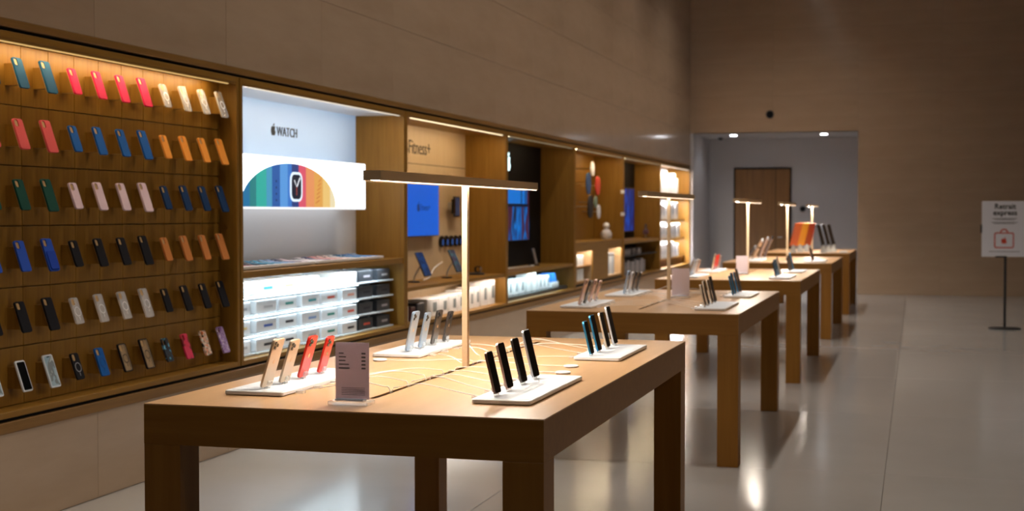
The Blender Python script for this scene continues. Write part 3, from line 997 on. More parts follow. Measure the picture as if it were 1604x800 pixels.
# ------------------------------------------------------------------ cabinet 3
XBK3 = -0.44
part('emblem', move(fruit_geo(0.20, 0.012), (XBK3, 16.02, 2.10)), emis('emblem_glow', (0.75, 1.0, 1.0), 2.2), c3)
shelf(c3, 3, a3, b3, 0.875, 0.46, 0.040)
s3 = empty('wall_screen', (-0.40, 15.75, 1.18), 'screen with blue figures in the black-backed cabinet', 'screen')
part('housing', cbox(-0.44, -0.39, 14.70, 16.80, 1.18, 1.82, 0.004), BLACKP, s3)


def screen_mat(name, cols, scale, s):
    m = emis(name, cols[0], s)
    nt = m.node_tree
    tc = nt.nodes.new('ShaderNodeTexCoord')
    mp = nt.nodes.new('ShaderNodeMapping')
    mp.inputs['Scale'].default_value = (1, 3.2, 1.0)
    nz = nt.nodes.new('ShaderNodeTexNoise')
    nz.inputs['Scale'].default_value = scale
    nz.inputs['Detail'].default_value = 1.0
    cr = nt.nodes.new('ShaderNodeValToRGB')
    n = len(cols)
    cr.color_ramp.elements[0].position = 0.34
    cr.color_ramp.elements[0].color = (*cols[0], 1)
    cr.color_ramp.elements[1].position = 0.40
    cr.color_ramp.elements[1].color = (*cols[1], 1)
    for i, c in enumerate(cols[2:]):
        e = cr.color_ramp.elements.new(0.46 + 0.07 * i)
        e.color = (*c, 1)
    nt.links.new(tc.outputs['Object'], mp.inputs[0])
    nt.links.new(mp.outputs[0], nz.inputs['Vector'])
    nt.links.new(nz.outputs['Fac'], cr.inputs['Fac'])
    nt.links.new(cr.outputs[0], nt.nodes['Principled BSDF'].inputs['Emission Color'])
    return m


SB = emis('screen_cyan', (0.005, 0.20, 0.75), 0.8)
SBL = emis('screen_dark', (0.0, 0.008, 0.03), 0.5)
p3 = part('panel', cbox(-0.39, -0.388, 14.71, 16.79, 1.19, 1.81), screen_mat('screen_figures', [(0.002, 0.004, 0.01), (0.0, 0.05, 0.22), (0.0, 0.18, 0.62), (0.0, 0.03, 0.16), (0.05, 0.01, 0.03)], 2.0, 1.0), s3)
part('picture_window', cbox(-0.388, -0.387, 15.80, 16.60, 1.62, 1.81), SB, p3)
part('picture_bar', cbox(-0.387, -0.386, 15.80, 16.75, 1.585, 1.62), SBL, p3)
part('picture_mullion', cbox(-0.387, -0.386, 16.42, 16.46, 1.62, 1.81), SBL, p3)
single('white_cable', tube([(-0.30, 15.2, 0.884), (-0.22, 15.8, 0.886), (-0.20, 16.3, 0.885), (-0.28, 16.5, 0.884)], 0.006), CABLE, (-0.25, 15.8, 0.875), 'thin white cable lying on the shelf of the black-backed cabinet', 'cable')
sh = empty('speaker_stand', (-0.28, 16.62, 0.875), 'small dark stand on the shelf in front of the black back', 'stand')
part('base', move(lathe([(0.07, 0), (0.07, 0.012), (0.06, 0.016)], 20), (-0.28, 16.62, 0.875)), BLACKP, sh, True)
part('plate', xf(rslab(0.09, 0.19, 0.012, 0.015, 0.002), Matrix.Translation((-0.27, 16.62, 0.99)) @ Matrix.Rotation(R(-14), 4, 'Y')), STEEL, sh)
part('lower_back', cbox(-0.44, -0.42, a3, b3 - 0.05, 0.558, 0.834), BLACK, c3)
part('lower_tray', cbox(-0.42, -0.06, a3 + 0.01, b3 - 0.12, 0.558, 0.600, 0.003), BLACKP, c3)
b3list = [(14.62, 14.84, .17, .11), (14.90, 15.10, .17, .11), (15.16, 15.34, .17, .11), (15.40, 15.60, .17, .11), (15.74, 15.88, .215, .12), (15.98, 16.12, .215, .12), (16.24, 16.38, .165, .12), (16.42, 16.56, .16, .12), (16.60, 16.74, .16, .12)]
for i, (ya, yb, hh, d) in enumerate(b3list):
    o = empty('product_box', (-0.18, (ya + yb) / 2, 0.600), '%s white box, %s from the left in the black tray of the black-backed cabinet' % ('tall' if hh > .2 else 'small', ORD[i]), 'box', 'white boxes in the black tray')
    part('body', cbox(-0.26, -0.12, ya, yb, 0.600, 0.600 + hh, 0.004), BOXW, o)
    if hh < .2:
        part('label_patch', cbox(-0.12, -0.1192, ya + (yb - ya) * 0.5, ya + (yb - ya) * 0.85, 0.600 + hh * 0.2, 0.600 + hh * 0.8), MATS['label_grey'], o)
o = empty('product_box', (-0.18, 16.95, 0.600), 'wedge-shaped blue and white box at the right end of the black tray', 'box', 'white boxes in the black tray')
part('body', cbox(-0.28, -0.10, 16.80, 17.14, 0.600, 0.665, 0.004), BOXW, o)
part('wedge', prism([(16.82, 0.665), (17.10, 0.665), (16.98, 0.775), (16.82, 0.765)], -0.27, -0.11), mat('box_blue', (0.02, 0.22, 0.70), 0.5), o)
part('shelf_light', cbox(-0.060, -0.036, a3 + 0.05, b3 - 0.45, 0.846, 0.853), emis('shelf3_strip', (0.65, 0.92, 1.0), STRIP_E * 1.0), c3)

# ------------------------------------------------------------------ cabinet 4
shelf(c4, 4, a4, b4, 1.130, 0.46, 0.055)
hang = [(19.24, 1.92, .26, .30, (0.02, 0.07, 0.20), 'navy'), (19.50, 2.13, .22, .20, (0.72, 0.72, 0.74), 'white'), (19.84, 1.90, .26, .27, (0.62, 0.06, 0.04), 'red'), (19.36, 1.60, .26, .32, (0.015, 0.015, 0.02), 'black'), (19.70, 1.665, .18, .17, (0.18, 0.24, 0.18), 'olive'), (19.90, 1.53, .20, .20, (0.68, 0.68, 0.74), 'silver')]
for i, (y, z, w_, h_, c, nm) in enumerate(hang):
    o = empty('watch_strap', (-0.20, y, z - h_ / 2), '%s wristband hanging on a peg in the cabinet with two niches' % nm, 'wristband', 'hanging wristbands')
    part('strap', move(rslab(w_, h_, 0.022, w_ * 0.45, 0.006, 6), (-0.20, y, z)), mat('hang_' + nm, c, 0.5), o, True)
    part('peg', move(lathe([(0.006, 0), (0.006, 0.225)], 8, 'x'), (-0.44, y, z)), STEEL, o)
    part('loop', move(rslab(w_ * 0.6, 0.02, 0.03, 0.008, 0.003), (-0.199, y, z - h_ * 0.1)), mat('hang_' + nm, c, 0.5), o)
o = empty('watch_stand', (-0.20, 20.43, 1.130), 'pale rounded stand with a ball top on the cabinet shelf', 'stand')
part('base', move(lathe([(0.07, 0), (0.08, 0.02), (0.085, 0.08), (0.06, 0.13), (0.02, 0.15)], 20), (-0.2, 20.43, 1.130)), mat('stand_pale', (0.60, 0.56, 0.58), 0.35), o, True)
part('ball', move(lathe([(0.0, 0), (0.035, 0.012), (0.05, 0.05), (0.035, 0.088), (0.0, 0.10)], 20), (-0.2, 20.43, 1.275)), WHITE, o, True)
# closed lower front with two lit niches
N1, N2 = (17.75, 18.69), (19.69, 20.66)
NZ0, NZ1 = 0.625, 1.010
fw = oak('y')
for ya, yb in ((a4, N1[0]), (N1[1], N2[0]), (N2[1], b4)):
    part('front_panel', cbox(-0.03, -0.012, ya + 0.001, yb - 0.001, 0.595, 1.075), fw, c4)
for ya, yb in (N1, N2):
    part('front_rail', cbox(-0.03, -0.012, ya, yb, NZ1, 1.075), fw, c4)
    part('front_rail', cbox(-0.03, -0.012, ya, yb, 0.595, NZ0), fw, c4)
    nb = part('niche', join(cbox(-0.30, -0.28, ya, yb, NZ0, NZ1), cbox(-0.28, -0.03, ya - 0.012, ya, NZ0, NZ1), cbox(-0.28, -0.03, yb, yb + 0.012, NZ0, NZ1), cbox(-0.28, -0.03, ya, yb, NZ0 - 0.012, NZ0), cbox(-0.28, -0.03, ya, yb, NZ1 + 0.012, NZ1 + 0.024)), noisy('pale_oak', (0.6, 0.4, 0.2), (0.5, 0.3, 0.2), (1, 1, 1)), c4)
    part('niche_light', cbox(-0.055, -0.034, ya + 0.03, yb - 0.03, NZ1 + 0.004, NZ1 + 0.011), emis('niche_strip', NEUT, STRIP_E * 1.0), nb)
part('plinth', cbox(-0.40, -0.02, a4, b4, 0.558, 0.595), BLACK, c4)
part('niche_shelf', cbox(-0.28, -0.035, N1[0], N1[1], 0.80, 0.815), oak('y'), c4)
for r_, z0 in enumerate((NZ0, 0.815)):
    for i in range(4):
        y0_ = 17.78 + 0.155 * i
        o = empty('niche_box', (-0.16, y0_ + 0.06, z0), 'white box, %s from the left on the %s level of the left niche' % (ORD[i], ['lower', 'upper'][r_]), 'box', 'white boxes in the left niche')
        part('body', cbox(-0.24, -0.07, y0_, y0_ + 0.135, z0, z0 + (0.14 if r_ else 0.15), 0.003), BOXW, o)
        part('label_patch', cbox(-0.07, -0.0692, y0_ + 0.05, y0_ + 0.085, z0 + 0.02, z0 + 0.11), mat('label_pale', (0.45, 0.52, 0.60), 0.6), o)
for i in range(4):
    y0_ = 19.74 + 0.165 * i
    o = empty('niche_box', (-0.16, y0_ + 0.06, NZ0), 'tall pale box, %s from the left in the right niche' % ORD[i], 'box', 'tall boxes in the right niche')
    part('body', cbox(-0.24, -0.07, y0_, y0_ + 0.14, NZ0, NZ0 + 0.31, 0.003), mat('box_pale', (0.55, 0.60, 0.68), 0.5) if i % 2 else BOXW, o)
    part('lid', cbox(-0.242, -0.068, y0_ - 0.001, y0_ + 0.141, NZ0 + 0.27, NZ0 + 0.315, 0.003), mat('box_lid_grey', (0.25, 0.26, 0.28), 0.5), o)

for z in (1.80, 1.47):
    part('white_tag', cbox(-0.02, 0.03, 20.60, 20.66, z, z + 0.05, 0.002), WHITE, c4)

# ------------------------------------------------------------------ cabinet 5
shelf(c5, 5, a5, b5, 1.098, 0.46, 0.050)
s5 = empty('wall_screen', (-0.40, 22.4, 1.20), 'narrow dim blue screen in the dark-backed cabinet', 'screen')
part('housing', cbox(-0.44, -0.39, 21.3, 23.55, 1.20, 1.93, 0.004), BLACKP, s5)
part('panel', cbox(-0.39, -0.388, 21.32, 23.53, 1.22, 1.91), screen_mat('screen_deep', [(0.0, 0.0, 0.01), (0.0, 0.02, 0.16), (0.0, 0.07, 0.50), (0.01, 0.01, 0.10)], 1.8, 0.9), s5)
o = empty('headphone_stand', (-0.20, 23.60, 1.098), 'dark headphones on a stand on the shelf of the dark cabinet', 'headphones')
part('base', move(lathe([(0.07, 0), (0.07, 0.012)], 18), (-0.2, 23.60, 1.098)), BLACKP, o)
part('post', move(lathe([(0.01, 0.012), (0.01, 0.22)], 10), (-0.2, 23.60, 1.098)), STEEL, o)
part('headband', tube([(-0.2, 23.52, 1.20), (-0.2, 23.53, 1.29), (-0.2, 23.60, 1.325), (-0.2, 23.67, 1.29), (-0.2, 23.68, 1.20)], 0.010), BLACKP, o, True)
for s_ in (-1, 1):
    part('ear_cup', move(xf(rslab(0.07, 0.09, 0.035, 0.03, 0.008, 5), Matrix.Rotation(R(90), 4, 'Z')), (-0.2, 23.60 + 0.075 * s_, 1.195)), mat('cup_dark', (0.10, 0.05, 0.07), 0.4), o, True)
part('lower_back', cbox(-0.44, -0.42, a5, b5, 0.558, 1.048), BLACK, c5)
part('lower_shelf', cbox(-0.42, -0.05, a5, b5, 0.845, 0.860), BLACKP, c5)
DG = mat('box_dark_grey', (0.13, 0.12, 0.13), 0.5)
MG = mat('box_mid_grey', (0.30, 0.27, 0.27), 0.5)
for i, (ya, yb) in enumerate(((20.90, 21.25), (21.30, 21.75), (21.85, 22.15), (22.30, 22.6))):
    o = empty('dark_box', (-0.2, (ya + yb) / 2, 0.860), '%s low box on the upper dark shelf, %s from the left' % ('grey' if i != 2 else 'charcoal', ORD[i]), 'box', 'low boxes on the dark shelf')
    part('body', cbox(-0.32, -0.09, ya, yb, 0.860, 0.955, 0.004), MG if i != 2 else DG, o)
    part('lid', cbox(-0.322, -0.088, ya - 0.002, yb + 0.002, 0.925, 0.958, 0.004), DG, o)
for i in range(11):
    ya = 20.86 + 0.19 * i
    hh = 0.20 if i % 3 else 0.23
    o = empty('dark_box', (-0.2, ya + 0.07, 0.558), '%s upright box, %s from the left at the bottom of the dark cabinet' % ('grey' if i % 2 else 'charcoal', ORD[i]), 'box', 'upright boxes in the dark cabinet')
    part('body', cbox(-0.30, -0.08, ya, ya + 0.15, 0.558, 0.558 + hh, 0.004), MG if i % 2 else DG, o)
    part('label_patch', cbox(-0.08, -0.0792, ya + 0.03, ya + 0.06, 0.60, 0.70), mat('label_dim', (0.4, 0.36, 0.36), 0.6), o)

# ------------------------------------------------------------------ cabinet 6
lev = [0.558, 0.70, 1.055, 1.395, 1.78]
for z in lev[1:]:
    shelf(c6, 6, a6, b6, z, 0.46, 0.030, -0.10)
part('kick_panel', cbox(-0.30, -0.14, a6, b6, 0.558, 0.669), dark_oak('y'), c6)
rnd = random.Random(5)
n6 = 0
for li, z in enumerate(lev[1:]):
    y = a6 + 0.10
    room = (lev[li + 2] - 0.03 - z) if li < 3 else 0.52
    i = 0
    while y < b6 - 0.60 and i < 10:
        w_ = rnd.choice([0.20, 0.26, 0.34, 0.30])
        hh = room * rnd.uniform(0.70, 0.92)
        o = empty('display_box', (-0.27, y + w_ / 2, z), 'bright white box on the %s shelf of the far end cabinet, %s from the left' % (['lowest', 'second', 'third', 'top'][li], ORD[i]), 'box', 'white boxes in the far end cabinet')
        part('body', cbox(-0.42, -0.13, y, y + w_ - 0.02, z, z + hh, 0.005), BOXW, o)
        part('label_patch', cbox(-0.13, -0.1292, y + w_ * 0.3, y + w_ * 0.6, z + hh * 0.3, z + hh * 0.6), mat('label_pale', (0.45, 0.52, 0.60), 0.6), o)
        y += w_ + (0.05 if rnd.random() < 0.3 else 0.0)
        i += 1
for z in lev[2:]:
    part('shelf_light', cbox(-0.150, -0.124, a6 + 0.05, b6 - 0.15, z - 0.028, z - 0.021), emis('shelf6_strip', (0.95, 0.96, 1.0), STRIP_E * 4.5), c6)

# ================================================================== TABLES
TZ = 0.91
TW, AP, LW = 0.650, 0.127, 0.125      # half width, slab depth, leg width


def make_table(cx, y0, y1, label):
    cy = (y0 + y1) / 2
    hl = (y1 - y0) / 2
    t = empty('display_table', (cx, cy, 0), label, 'table', 'wooden display tables in a row')
    s0, s1 = y0 + 0.30, y1 - 0.20       # cable slot
    x0, x1 = cx - TW, cx + TW
    sw = 0.010
    up = TZ - 0.004
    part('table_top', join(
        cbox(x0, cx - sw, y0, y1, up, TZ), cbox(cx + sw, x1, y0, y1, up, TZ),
        cbox(cx - sw, cx + sw, y0, s0, up, TZ), cbox(cx - sw, cx + sw, s1, y1, up, TZ)), lit_table_oak(), t)
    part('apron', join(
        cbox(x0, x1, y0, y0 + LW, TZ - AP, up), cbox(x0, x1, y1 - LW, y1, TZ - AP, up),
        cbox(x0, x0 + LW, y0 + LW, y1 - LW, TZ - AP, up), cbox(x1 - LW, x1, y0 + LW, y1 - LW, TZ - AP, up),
        cbox(x0 + LW, x1 - LW, y0 + LW, y1 - LW, TZ - AP + 0.01, up - 0.02)), shaded_table_oak('x'), t)
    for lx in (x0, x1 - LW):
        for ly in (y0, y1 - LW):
            part('leg', cbox(lx, lx + LW, ly, ly + LW, 0.0, TZ - AP, 0.0015), shaded_table_oak('z'), t)
    return t


TABS = [(2.478, 3.975, 6.610), (2.508, 8.440, 11.050), (2.535, 12.770, 15.450), (2.550, 17.350, 20.000), (2.570, 21.700, 24.250)]
TN = ['nearest', 'second', 'middle', 'fourth', 'farthest']
for i, (cx, y0, y1) in enumerate(TABS):
    make_table(cx, y0, y1, '%s wooden display table of the row%s' % (TN[i], ', filling the foreground' if i == 0 else ''))


LIPM = bpy.data.materials.new('frosted_lip')
LIPM.use_nodes = True
_n = LIPM.node_tree.nodes
_tr = _n.new('ShaderNodeBsdfTranslucent')
_tr.inputs['Color'].default_value = (0.8, 0.75, 0.7, 1)
LIPM.node_tree.links.new(_tr.outputs[0], _n['Material Output'].inputs['Surface'])


def make_lamp(cx, cy, label, lm):
    t = empty('table_lamp', (cx, cy, TZ), label, 'lamp', 'bar lamps standing on the tables')
    zt = 1.612
    part('pole', join(cbox(cx - 0.011, cx + 0.011, cy - 0.013, cy - 0.003, TZ, zt, 0.001), cbox(cx - 0.011, cx + 0.011, cy + 0.003, cy + 0.013, TZ, zt, 0.001), cbox(cx - 0.006, cx + 0.006, cy - 0.003, cy + 0.003, TZ, zt)), BRASS, t)
    hm = mat('lamp_bronze', (0.62, 0.44, 0.25), 0.5, metal=0.2)
    part('lamp_head', join(cbox(cx - 0.030, cx + 0.030, cy - 0.985, cy + 0.985, zt + 0.026, zt + 0.032),
                           cbox(cx - 0.030, cx - 0.026, cy - 0.985, cy + 0.985, zt, zt + 0.026), cbox(cx + 0.026, cx + 0.030, cy - 0.985, cy + 0.985, zt, zt + 0.026),
                           cbox(cx - 0.026, cx + 0.026, cy - 0.985, cy - 0.981, zt, zt + 0.026), cbox(cx - 0.026, cx + 0.026, cy + 0.981, cy + 0.985, zt, zt + 0.026)), hm, t)
    part('diffuser_lip', join(cbox(cx - 0.026, cx - 0.024, cy - 0.98, cy + 0.98, zt - 0.003, zt + 0.003), cbox(cx + 0.024, cx + 0.026, cy - 0.98, cy + 0.98, zt - 0.003, zt + 0.003)), LIPM, t)
    for s_ in (-1, 1):
        ya, yb = sorted((cy + s_ * 0.015, cy + s_ * 0.975))
        part('led_board', cbox(cx - 0.022, cx + 0.022, ya, yb, zt + 0.001, zt + 0.005), lm, t)
    return t


LAMPS = [(2.482, 5.255), (2.530, 9.70), (2.560, 14.22), (2.570, 18.62), (2.59, 22.9)]
for i, (cx, cy) in enumerate(LAMPS):
    make_lamp(cx, cy, '%s bar lamp with a slim champagne pole, on the %s table' % (['largest', 'second', 'third', 'fourth', 'farthest'][i], TN[i]), emis('lamp_dimmed', (1.0, 0.86, 0.7), LAMP_E * 0.10) if i == 1 else emis('lamp_light', (1.0, 0.89, 0.75), LAMP_E))

# ------------------------------------------------------------------ phones, trays
PSZ = {0: (0.0665, 0.137), 1: (0.0745, 0.153), 2: (0.0745, 0.153), 3: (0.081, 0.169)}
LENSM = mat('lens_glass', (0.005, 0.005, 0.008), 0.05)


def body(name, col, metal=0.6, rough=0.3):
    return mat('phone_' + name, col, rough, metal=metal)


GOLD, SILVER, GRAPH, SIERRA = body('gold', (0.82, 0.67, 0.52)), body('silver', (0.70, 0.70, 0.74)), body('graphite', (0.08, 0.07, 0.065)), body('sierra', (0.42, 0.55, 0.72))
PRED, PBLUE, PBLK, PROSE = body('red', (0.62, 0.025, 0.015), 0.0, 0.2), body('blue', (0.03, 0.20, 0.38)), body('black', (0.02, 0.018, 0.02), 0.1), body('rose', (0.72, 0.48, 0.40))
BRONZE = body('bronze', (0.22, 0.14, 0.11))


def make_phone(x, y, z, si, bm_, side, label, group, tilt=None):
    """side -1: stands on the left tray, screen to the wall; +1: screen to the right"""
    W, H = PSZ[si]
    tl = R(17) if tilt is None else R(tilt)
    rz = 0 if side < 0 else math.pi
    t = empty('smartphone', (x, y, z), label, 'phone', group)
    t.rotation_mode = 'XYZ'
    t.rotation_euler = (0, tl if side < 0 else -R(13.5 if tilt is None else tilt), rz) if side < 0 else (0, 0, 0)
    if side > 0:
        t.rotation_euler = (Matrix.Rotation(R(-13.5 if tilt is None else -tilt), 4, 'Y') @ Matrix.Rotation(math.pi, 4, 'Z')).to_euler()
    c = (0, 0, H / 2 + 0.006)
    link('body', shared(('body', si), lambda: rslab(W, H, 0.0085, 0.011, 0.0012), bm_, True), None, t, c)
    link('screen', shared(('screen', si), lambda: move(rslab(W - 0.004, H - 0.004, 0.0006, 0.009, 0.0002), (-0.0045, 0, 0)), BLACKG), None, t, c)
    cb = link('camera_bump', shared(('camera_bump', si), lambda: move(rslab(0.033, 0.034, 0.0022, 0.008, 0.0006), (0.0052, -W / 2 + 0.0205, H / 2 - 0.021)), bm_, True), None, t, c)
    for dy, dz in ((-0.007, 0.007), (0.0075, 0.0), (-0.007, -0.008)):
        link('lens', shared(('lens',), lambda: lathe([(0.0062, 0), (0.0062, 0.0028), (0.0048, 0.0028)], 14, 'x'), LENSM), None, cb, (0.0062, -W / 2 + 0.0205 + dy, H / 2 - 0.021 + dz))
    link('emblem', shared(('emblem', si), lambda: move(fruit_geo(0.016, 0.0003), (0.0043, 0, 0.004)), mat('emblem_gold', (0.85, 0.62, 0.38), 0.3, metal=0.8)), None, t, c)
    link('side_button', shared(('side_button', si), lambda: cbox(-0.0015, 0.0015, W / 2, W / 2 + 0.0006, 0.010, 0.030), bm_), None, t, c)
    link('security_mount', shared(('security_mount', si), lambda: join(cbox(0.0046, 0.016, -0.012, 0.012, 0.012, 0.030, 0.003), cbox(-0.003, 0.012, -0.010, 0.010, 0.0005, 0.010, 0.001)), ACRYL), None, t, (0, 0, 0))
    return t


def make_tray(x0, x1, y0, y1, label):
    t = empty('phone_tray', ((x0 + x1) / 2, (y0 + y1) / 2, TZ), label, 'tray', 'white phone trays')
    part('plate', move(flatslab(x1 - x0, y1 - y0, 0.013, 0.012, 0.002), ((x0 + x1) / 2, (y0 + y1) / 2, TZ + 0.002)), WHITE, t, True)
    part('foot', move(flatslab(x1 - x0 - 0.016, y1 - y0 - 0.016, 0.002, 0.01, 0.0003), ((x0 + x1) / 2, (y0 + y1) / 2, TZ)), mat('tray_foot', (0.45, 0.35, 0.25), 0.6), t)
    part('price_card', cbox(x0 + 0.014 if x0 > 2.5 else x0 + 0.014, x1 - 0.014, y0 + 0.03, y1 - 0.03, TZ + 0.015, TZ + 0.0155), mat('tray_card', (0.72, 0.75, 0.80), 0.5), t)
    return t


TT = TZ + 0.0155
spots = [('front left', -1, (-0.503, -0.293), (0.255, 0.975), -0.393, (0.335, 0.475, 0.625, 0.79), (3, 2, 1, 0)),
         ('back left', -1, (-0.490, -0.280), (1.545, 2.255), -0.362, (1.635, 1.797, 1.953, 2.116), (3, 2, 1, 0)),
         ('front right', 1, (0.345, 0.538), (0.265, 0.985), 0.403, (0.370, 0.512, 0.688, 0.846), (0, 1, 2, 3)),
         ('back right', 1, (0.348, 0.542), (1.635, 2.240), 0.414, (1.70, 1.842, 2.016, 2.172), (0, 1, 2, 3))]
colours = {
    0: {'front left': [(GOLD, 'gold'), (GOLD, 'gold'), (PRED, 'red'), (PRED, 'red')], 'back left': [(SIERRA, 'pale blue'), (SIERRA, 'pale blue'), (GRAPH, 'dark grey'), (GRAPH, 'dark grey')],
        'front right': [(BRONZE, 'bronze-edged'), (PROSE, 'rose-edged'), (GRAPH, 'graphite'), (SILVER, 'silver-edged')], 'back right': [(PBLUE, 'blue-edged'), (PBLUE, 'blue-edged'), (GOLD, 'gold-edged'), (SILVER, 'silver-edged')]},
    1: {'front left': [(PROSE, 'rose'), (GRAPH, 'olive dark'), (PROSE, 'rose'), (PROSE, 'rose')], 'back left': [(SIERRA, 'pale blue'), (SILVER, 'silver'), (GRAPH, 'dark grey'), (GRAPH, 'dark grey')],
        'front right': [(GOLD, 'gold-edged'), (GOLD, 'gold-edged'), (GOLD, 'gold-edged'), (GRAPH, 'graphite')], 'back right': [(PBLUE, 'blue-edged'), (PBLUE, 'blue-edged'), (PBLUE, 'blue-edged'), (GRAPH, 'graphite')]},
    2: {'front left': [(GRAPH, 'dark grey'), (SIERRA, 'pale blue'), (SILVER, 'silver'), (PROSE, 'rose')], 'back left': [(GOLD, 'gold'), (PRED, 'red'), (PRED, 'red'), (PROSE, 'rose')],
        'front right': [(GRAPH, 'dark'), (PBLUE, 'blue-edged'), (PBLUE, 'blue-edged'), (GOLD, 'gold-edged')], 'back right': [(GRAPH, 'dark'), (GRAPH, 'dark'), (GRAPH, 'dark'), (PBLUE, 'blue-edged')]},
}
for ti in range(3):
    cx, y0, y1 = TABS[ti]
    sl = (y1 - y0) / 2.635
    for nm, side, (xa, xb_), (ya, yb), px, pys, sis in spots:
        make_tray(cx + xa, cx + xb_, y0 + ya * sl, y0 + yb * sl, '%s white phone tray on the %s table' % (nm, TN[ti]))
        for j in range(4):
            m_, cn = colours[ti][nm][j]
            make_phone(cx + px, y0 + pys[j] * sl, TT, sis[j], m_, side, '%s phone, %s from the front on the %s tray of the %s table' % (cn, ORD[j], nm, TN[ti]), 'phones on the table trays', tilt=None if (side > 0 or nm == 'front left') else 12)

# ------------------------------------------------------------------ cables from the slot to the trays
rnd = random.Random(11)
for ti in range(2):
    cx, y0, y1 = TABS[ti]
    for nm, side, (xa, xb_), (ya, yb), px, pys, sis in spots:
        for j in range(4):
            ys_ = y0 + pys[j] + ((0.10 if side > 0 else 0.14) + 0.035 * j if 'front' in nm else (-0.27 if side > 0 else -0.33) + 0.045 * j)
            ye = y0 + pys[j] + 0.02
            xe = cx + (xb_ + 0.004 if side < 0 else xa - 0.004)
            hgt = rnd.choice([0.012, 0.02, 0.035, 0.055 if 'back' in nm else 0.03])
            dx = xe - cx
            pts = [(cx, ys_, TZ - 0.016), (cx + dx * 0.03, ys_, TZ + 0.006 + hgt * 0.25), (cx + dx * 0.09, ys_, TZ + 0.006 + hgt * 0.4), (cx + dx * 0.35, ys_ + (ye - ys_) * 0.3, TZ + 0.004 + hgt), (cx + dx * 0.72, ys_ + (ye - ys_) * 0.75, TZ + 0.008 + hgt * 0.35), (xe, ye, TZ + 0.006)]
            single('charging_cable', tube(pts, 0.0019 if ti == 0 else 0.0016, 6, 5), CABLE, (cx, ys_, TZ - 0.02), 'thin white cable, %s from the front, %s tray of the %s table' % (ORD[j], nm, TN[ti]), 'cable', 'white cables of the %s table, %s tray' % (TN[ti], nm), True)
            pg = single('cable_plug', cbox(min(xe, xe - side * 0.03), max(xe, xe - side * 0.03), ye - 0.011, ye + 0.011, TZ, TZ + 0.009, 0.002), ACRYL, (xe, ye, TZ), 'clear cable block, %s from the front, %s tray of the %s table' % (ORD[j], nm, TN[ti]), 'cable block', 'clear cable blocks, %s tray of the %s table' % (nm, TN[ti]))
cx, y0, y1 = TABS[0]
for i, (px, py, lab) in enumerate(((2.879, 5.36, 'far white charging puck right of the lamp'), (2.901, 5.136, 'near white charging puck right of the lamp'), (2.077, 5.383, 'white charging puck left of the lamp'))):
    o = empty('charging_puck', (px, py, TZ), lab + ' on the nearest table', 'charger', 'charging pucks')
    part('disc', move(lathe([(0.026, 0), (0.029, 0.002), (0.029, 0.006), (0.026, 0.008)], 24), (px, py, TZ)), WHITE, o, True)
    sgn = 1 if px > cx else -1
    part('lead', tube([(px - sgn * 0.028, py, TZ + 0.004), (px - sgn * 0.15, py + 0.01, TZ + 0.004), (cx + sgn * 0.10, py + 0.02, TZ + 0.012), (cx + sgn * 0.03, py, TZ + 0.012), (cx + sgn * 0.005, py - 0.005, TZ + 0.009), (cx, py - 0.01, TZ - 0.012)], 0.0018, 6, 5), CABLE, o, True)


def paper(name, col):
    m = mat(name, col, 0.7)
    nt = m.node_tree
    tr = nt.nodes.new('ShaderNodeBsdfTranslucent')
    tr.inputs['Color'].default_value = (*col, 1)
    mx = nt.nodes.new('ShaderNodeMixShader')
    mx.inputs[0].default_value = 0.4
    b_ = nt.nodes['Principled BSDF']
    nt.links.new(b_.outputs[0], mx.inputs[1])
    nt.links.new(tr.outputs[0], mx.inputs[2])
    nt.links.new(mx.outputs[0], nt.nodes['Material Output'].inputs['Surface'])
    return m


# ------------------------------------------------------------------ sign holders on the tables
def sign_holder(x, y, label, w_=0.112, h_=0.176, text=True, card=None):
    t = empty('sign_holder', (x, y, TZ), label, 'sign', 'upright cards in clear stands')
    part('base', cbox(x - 0.066, x + 0.066, y - 0.035, y + 0.035, TZ, TZ + 0.012, 0.002), ACRYL, t)
    part('base_strip', cbox(x - 0.048, x + 0.048, y - 0.020, y + 0.006, TZ + 0.0125, TZ + 0.018, 0.001), mat('strip_pale', (0.62, 0.70, 0.85), 0.3), t)
    cd = part('card', cbox(x - w_ / 2, x + w_ / 2, y + 0.008, y + 0.0095, TZ + 0.016, TZ + 0.016 + h_), card or paper('card_grey', (0.66, 0.55, 0.60)), t)
    part('clear_sheet', cbox(x - w_ / 2 - 0.002, x + w_ / 2 + 0.002, y + 0.005, y + 0.0075, TZ + 0.012, TZ + 0.018 + h_, 0.0005), mat('clear_sheet', (0.9, 0.9, 0.92), 0.05, alpha=0.12), t)
    if text:
        bars = []
        for k in range(5):
            zz = TZ + 0.016 + h_ * (0.80 - 0.066 * k)
            ww = [0.016, 0.024, 0.022, 0.034, 0.036][k]
            bars.append(cbox(x - w_ * 0.40, x - w_ * 0.40 + ww, y + 0.0072, y + 0.008, zz, zz + 0.0035))
            bars.append(cbox(x + w_ * 0.28, x + w_ * 0.40, y + 0.0072, y + 0.008, zz - 0.001, zz + 0.0045))
        for k in range(5):
            zz = TZ + 0.016 + h_ * (0.07 + 0.030 * k)
            bars.append(cbox(x - w_ * 0.32, x + w_ * 0.38, y + 0.0072, y + 0.008, zz, zz + 0.0016))
        part('printed_lines', join(*bars), GREYPR, cd)
    return t


sign_holder(2.468, 4.125, 'grey printed card in a clear stand at the front of the nearest table')
PK = paper('card_pink', (0.86, 0.76, 0.82))
sign_holder(2.565, 9.985, 'pale pink card in a clear stand behind the second lamp pole', 0.125, 0.19, False, PK)
sign_holder(2.535, 13.95, 'pale pink card in a clear stand on the middle table', 0.115, 0.165, False, PK)

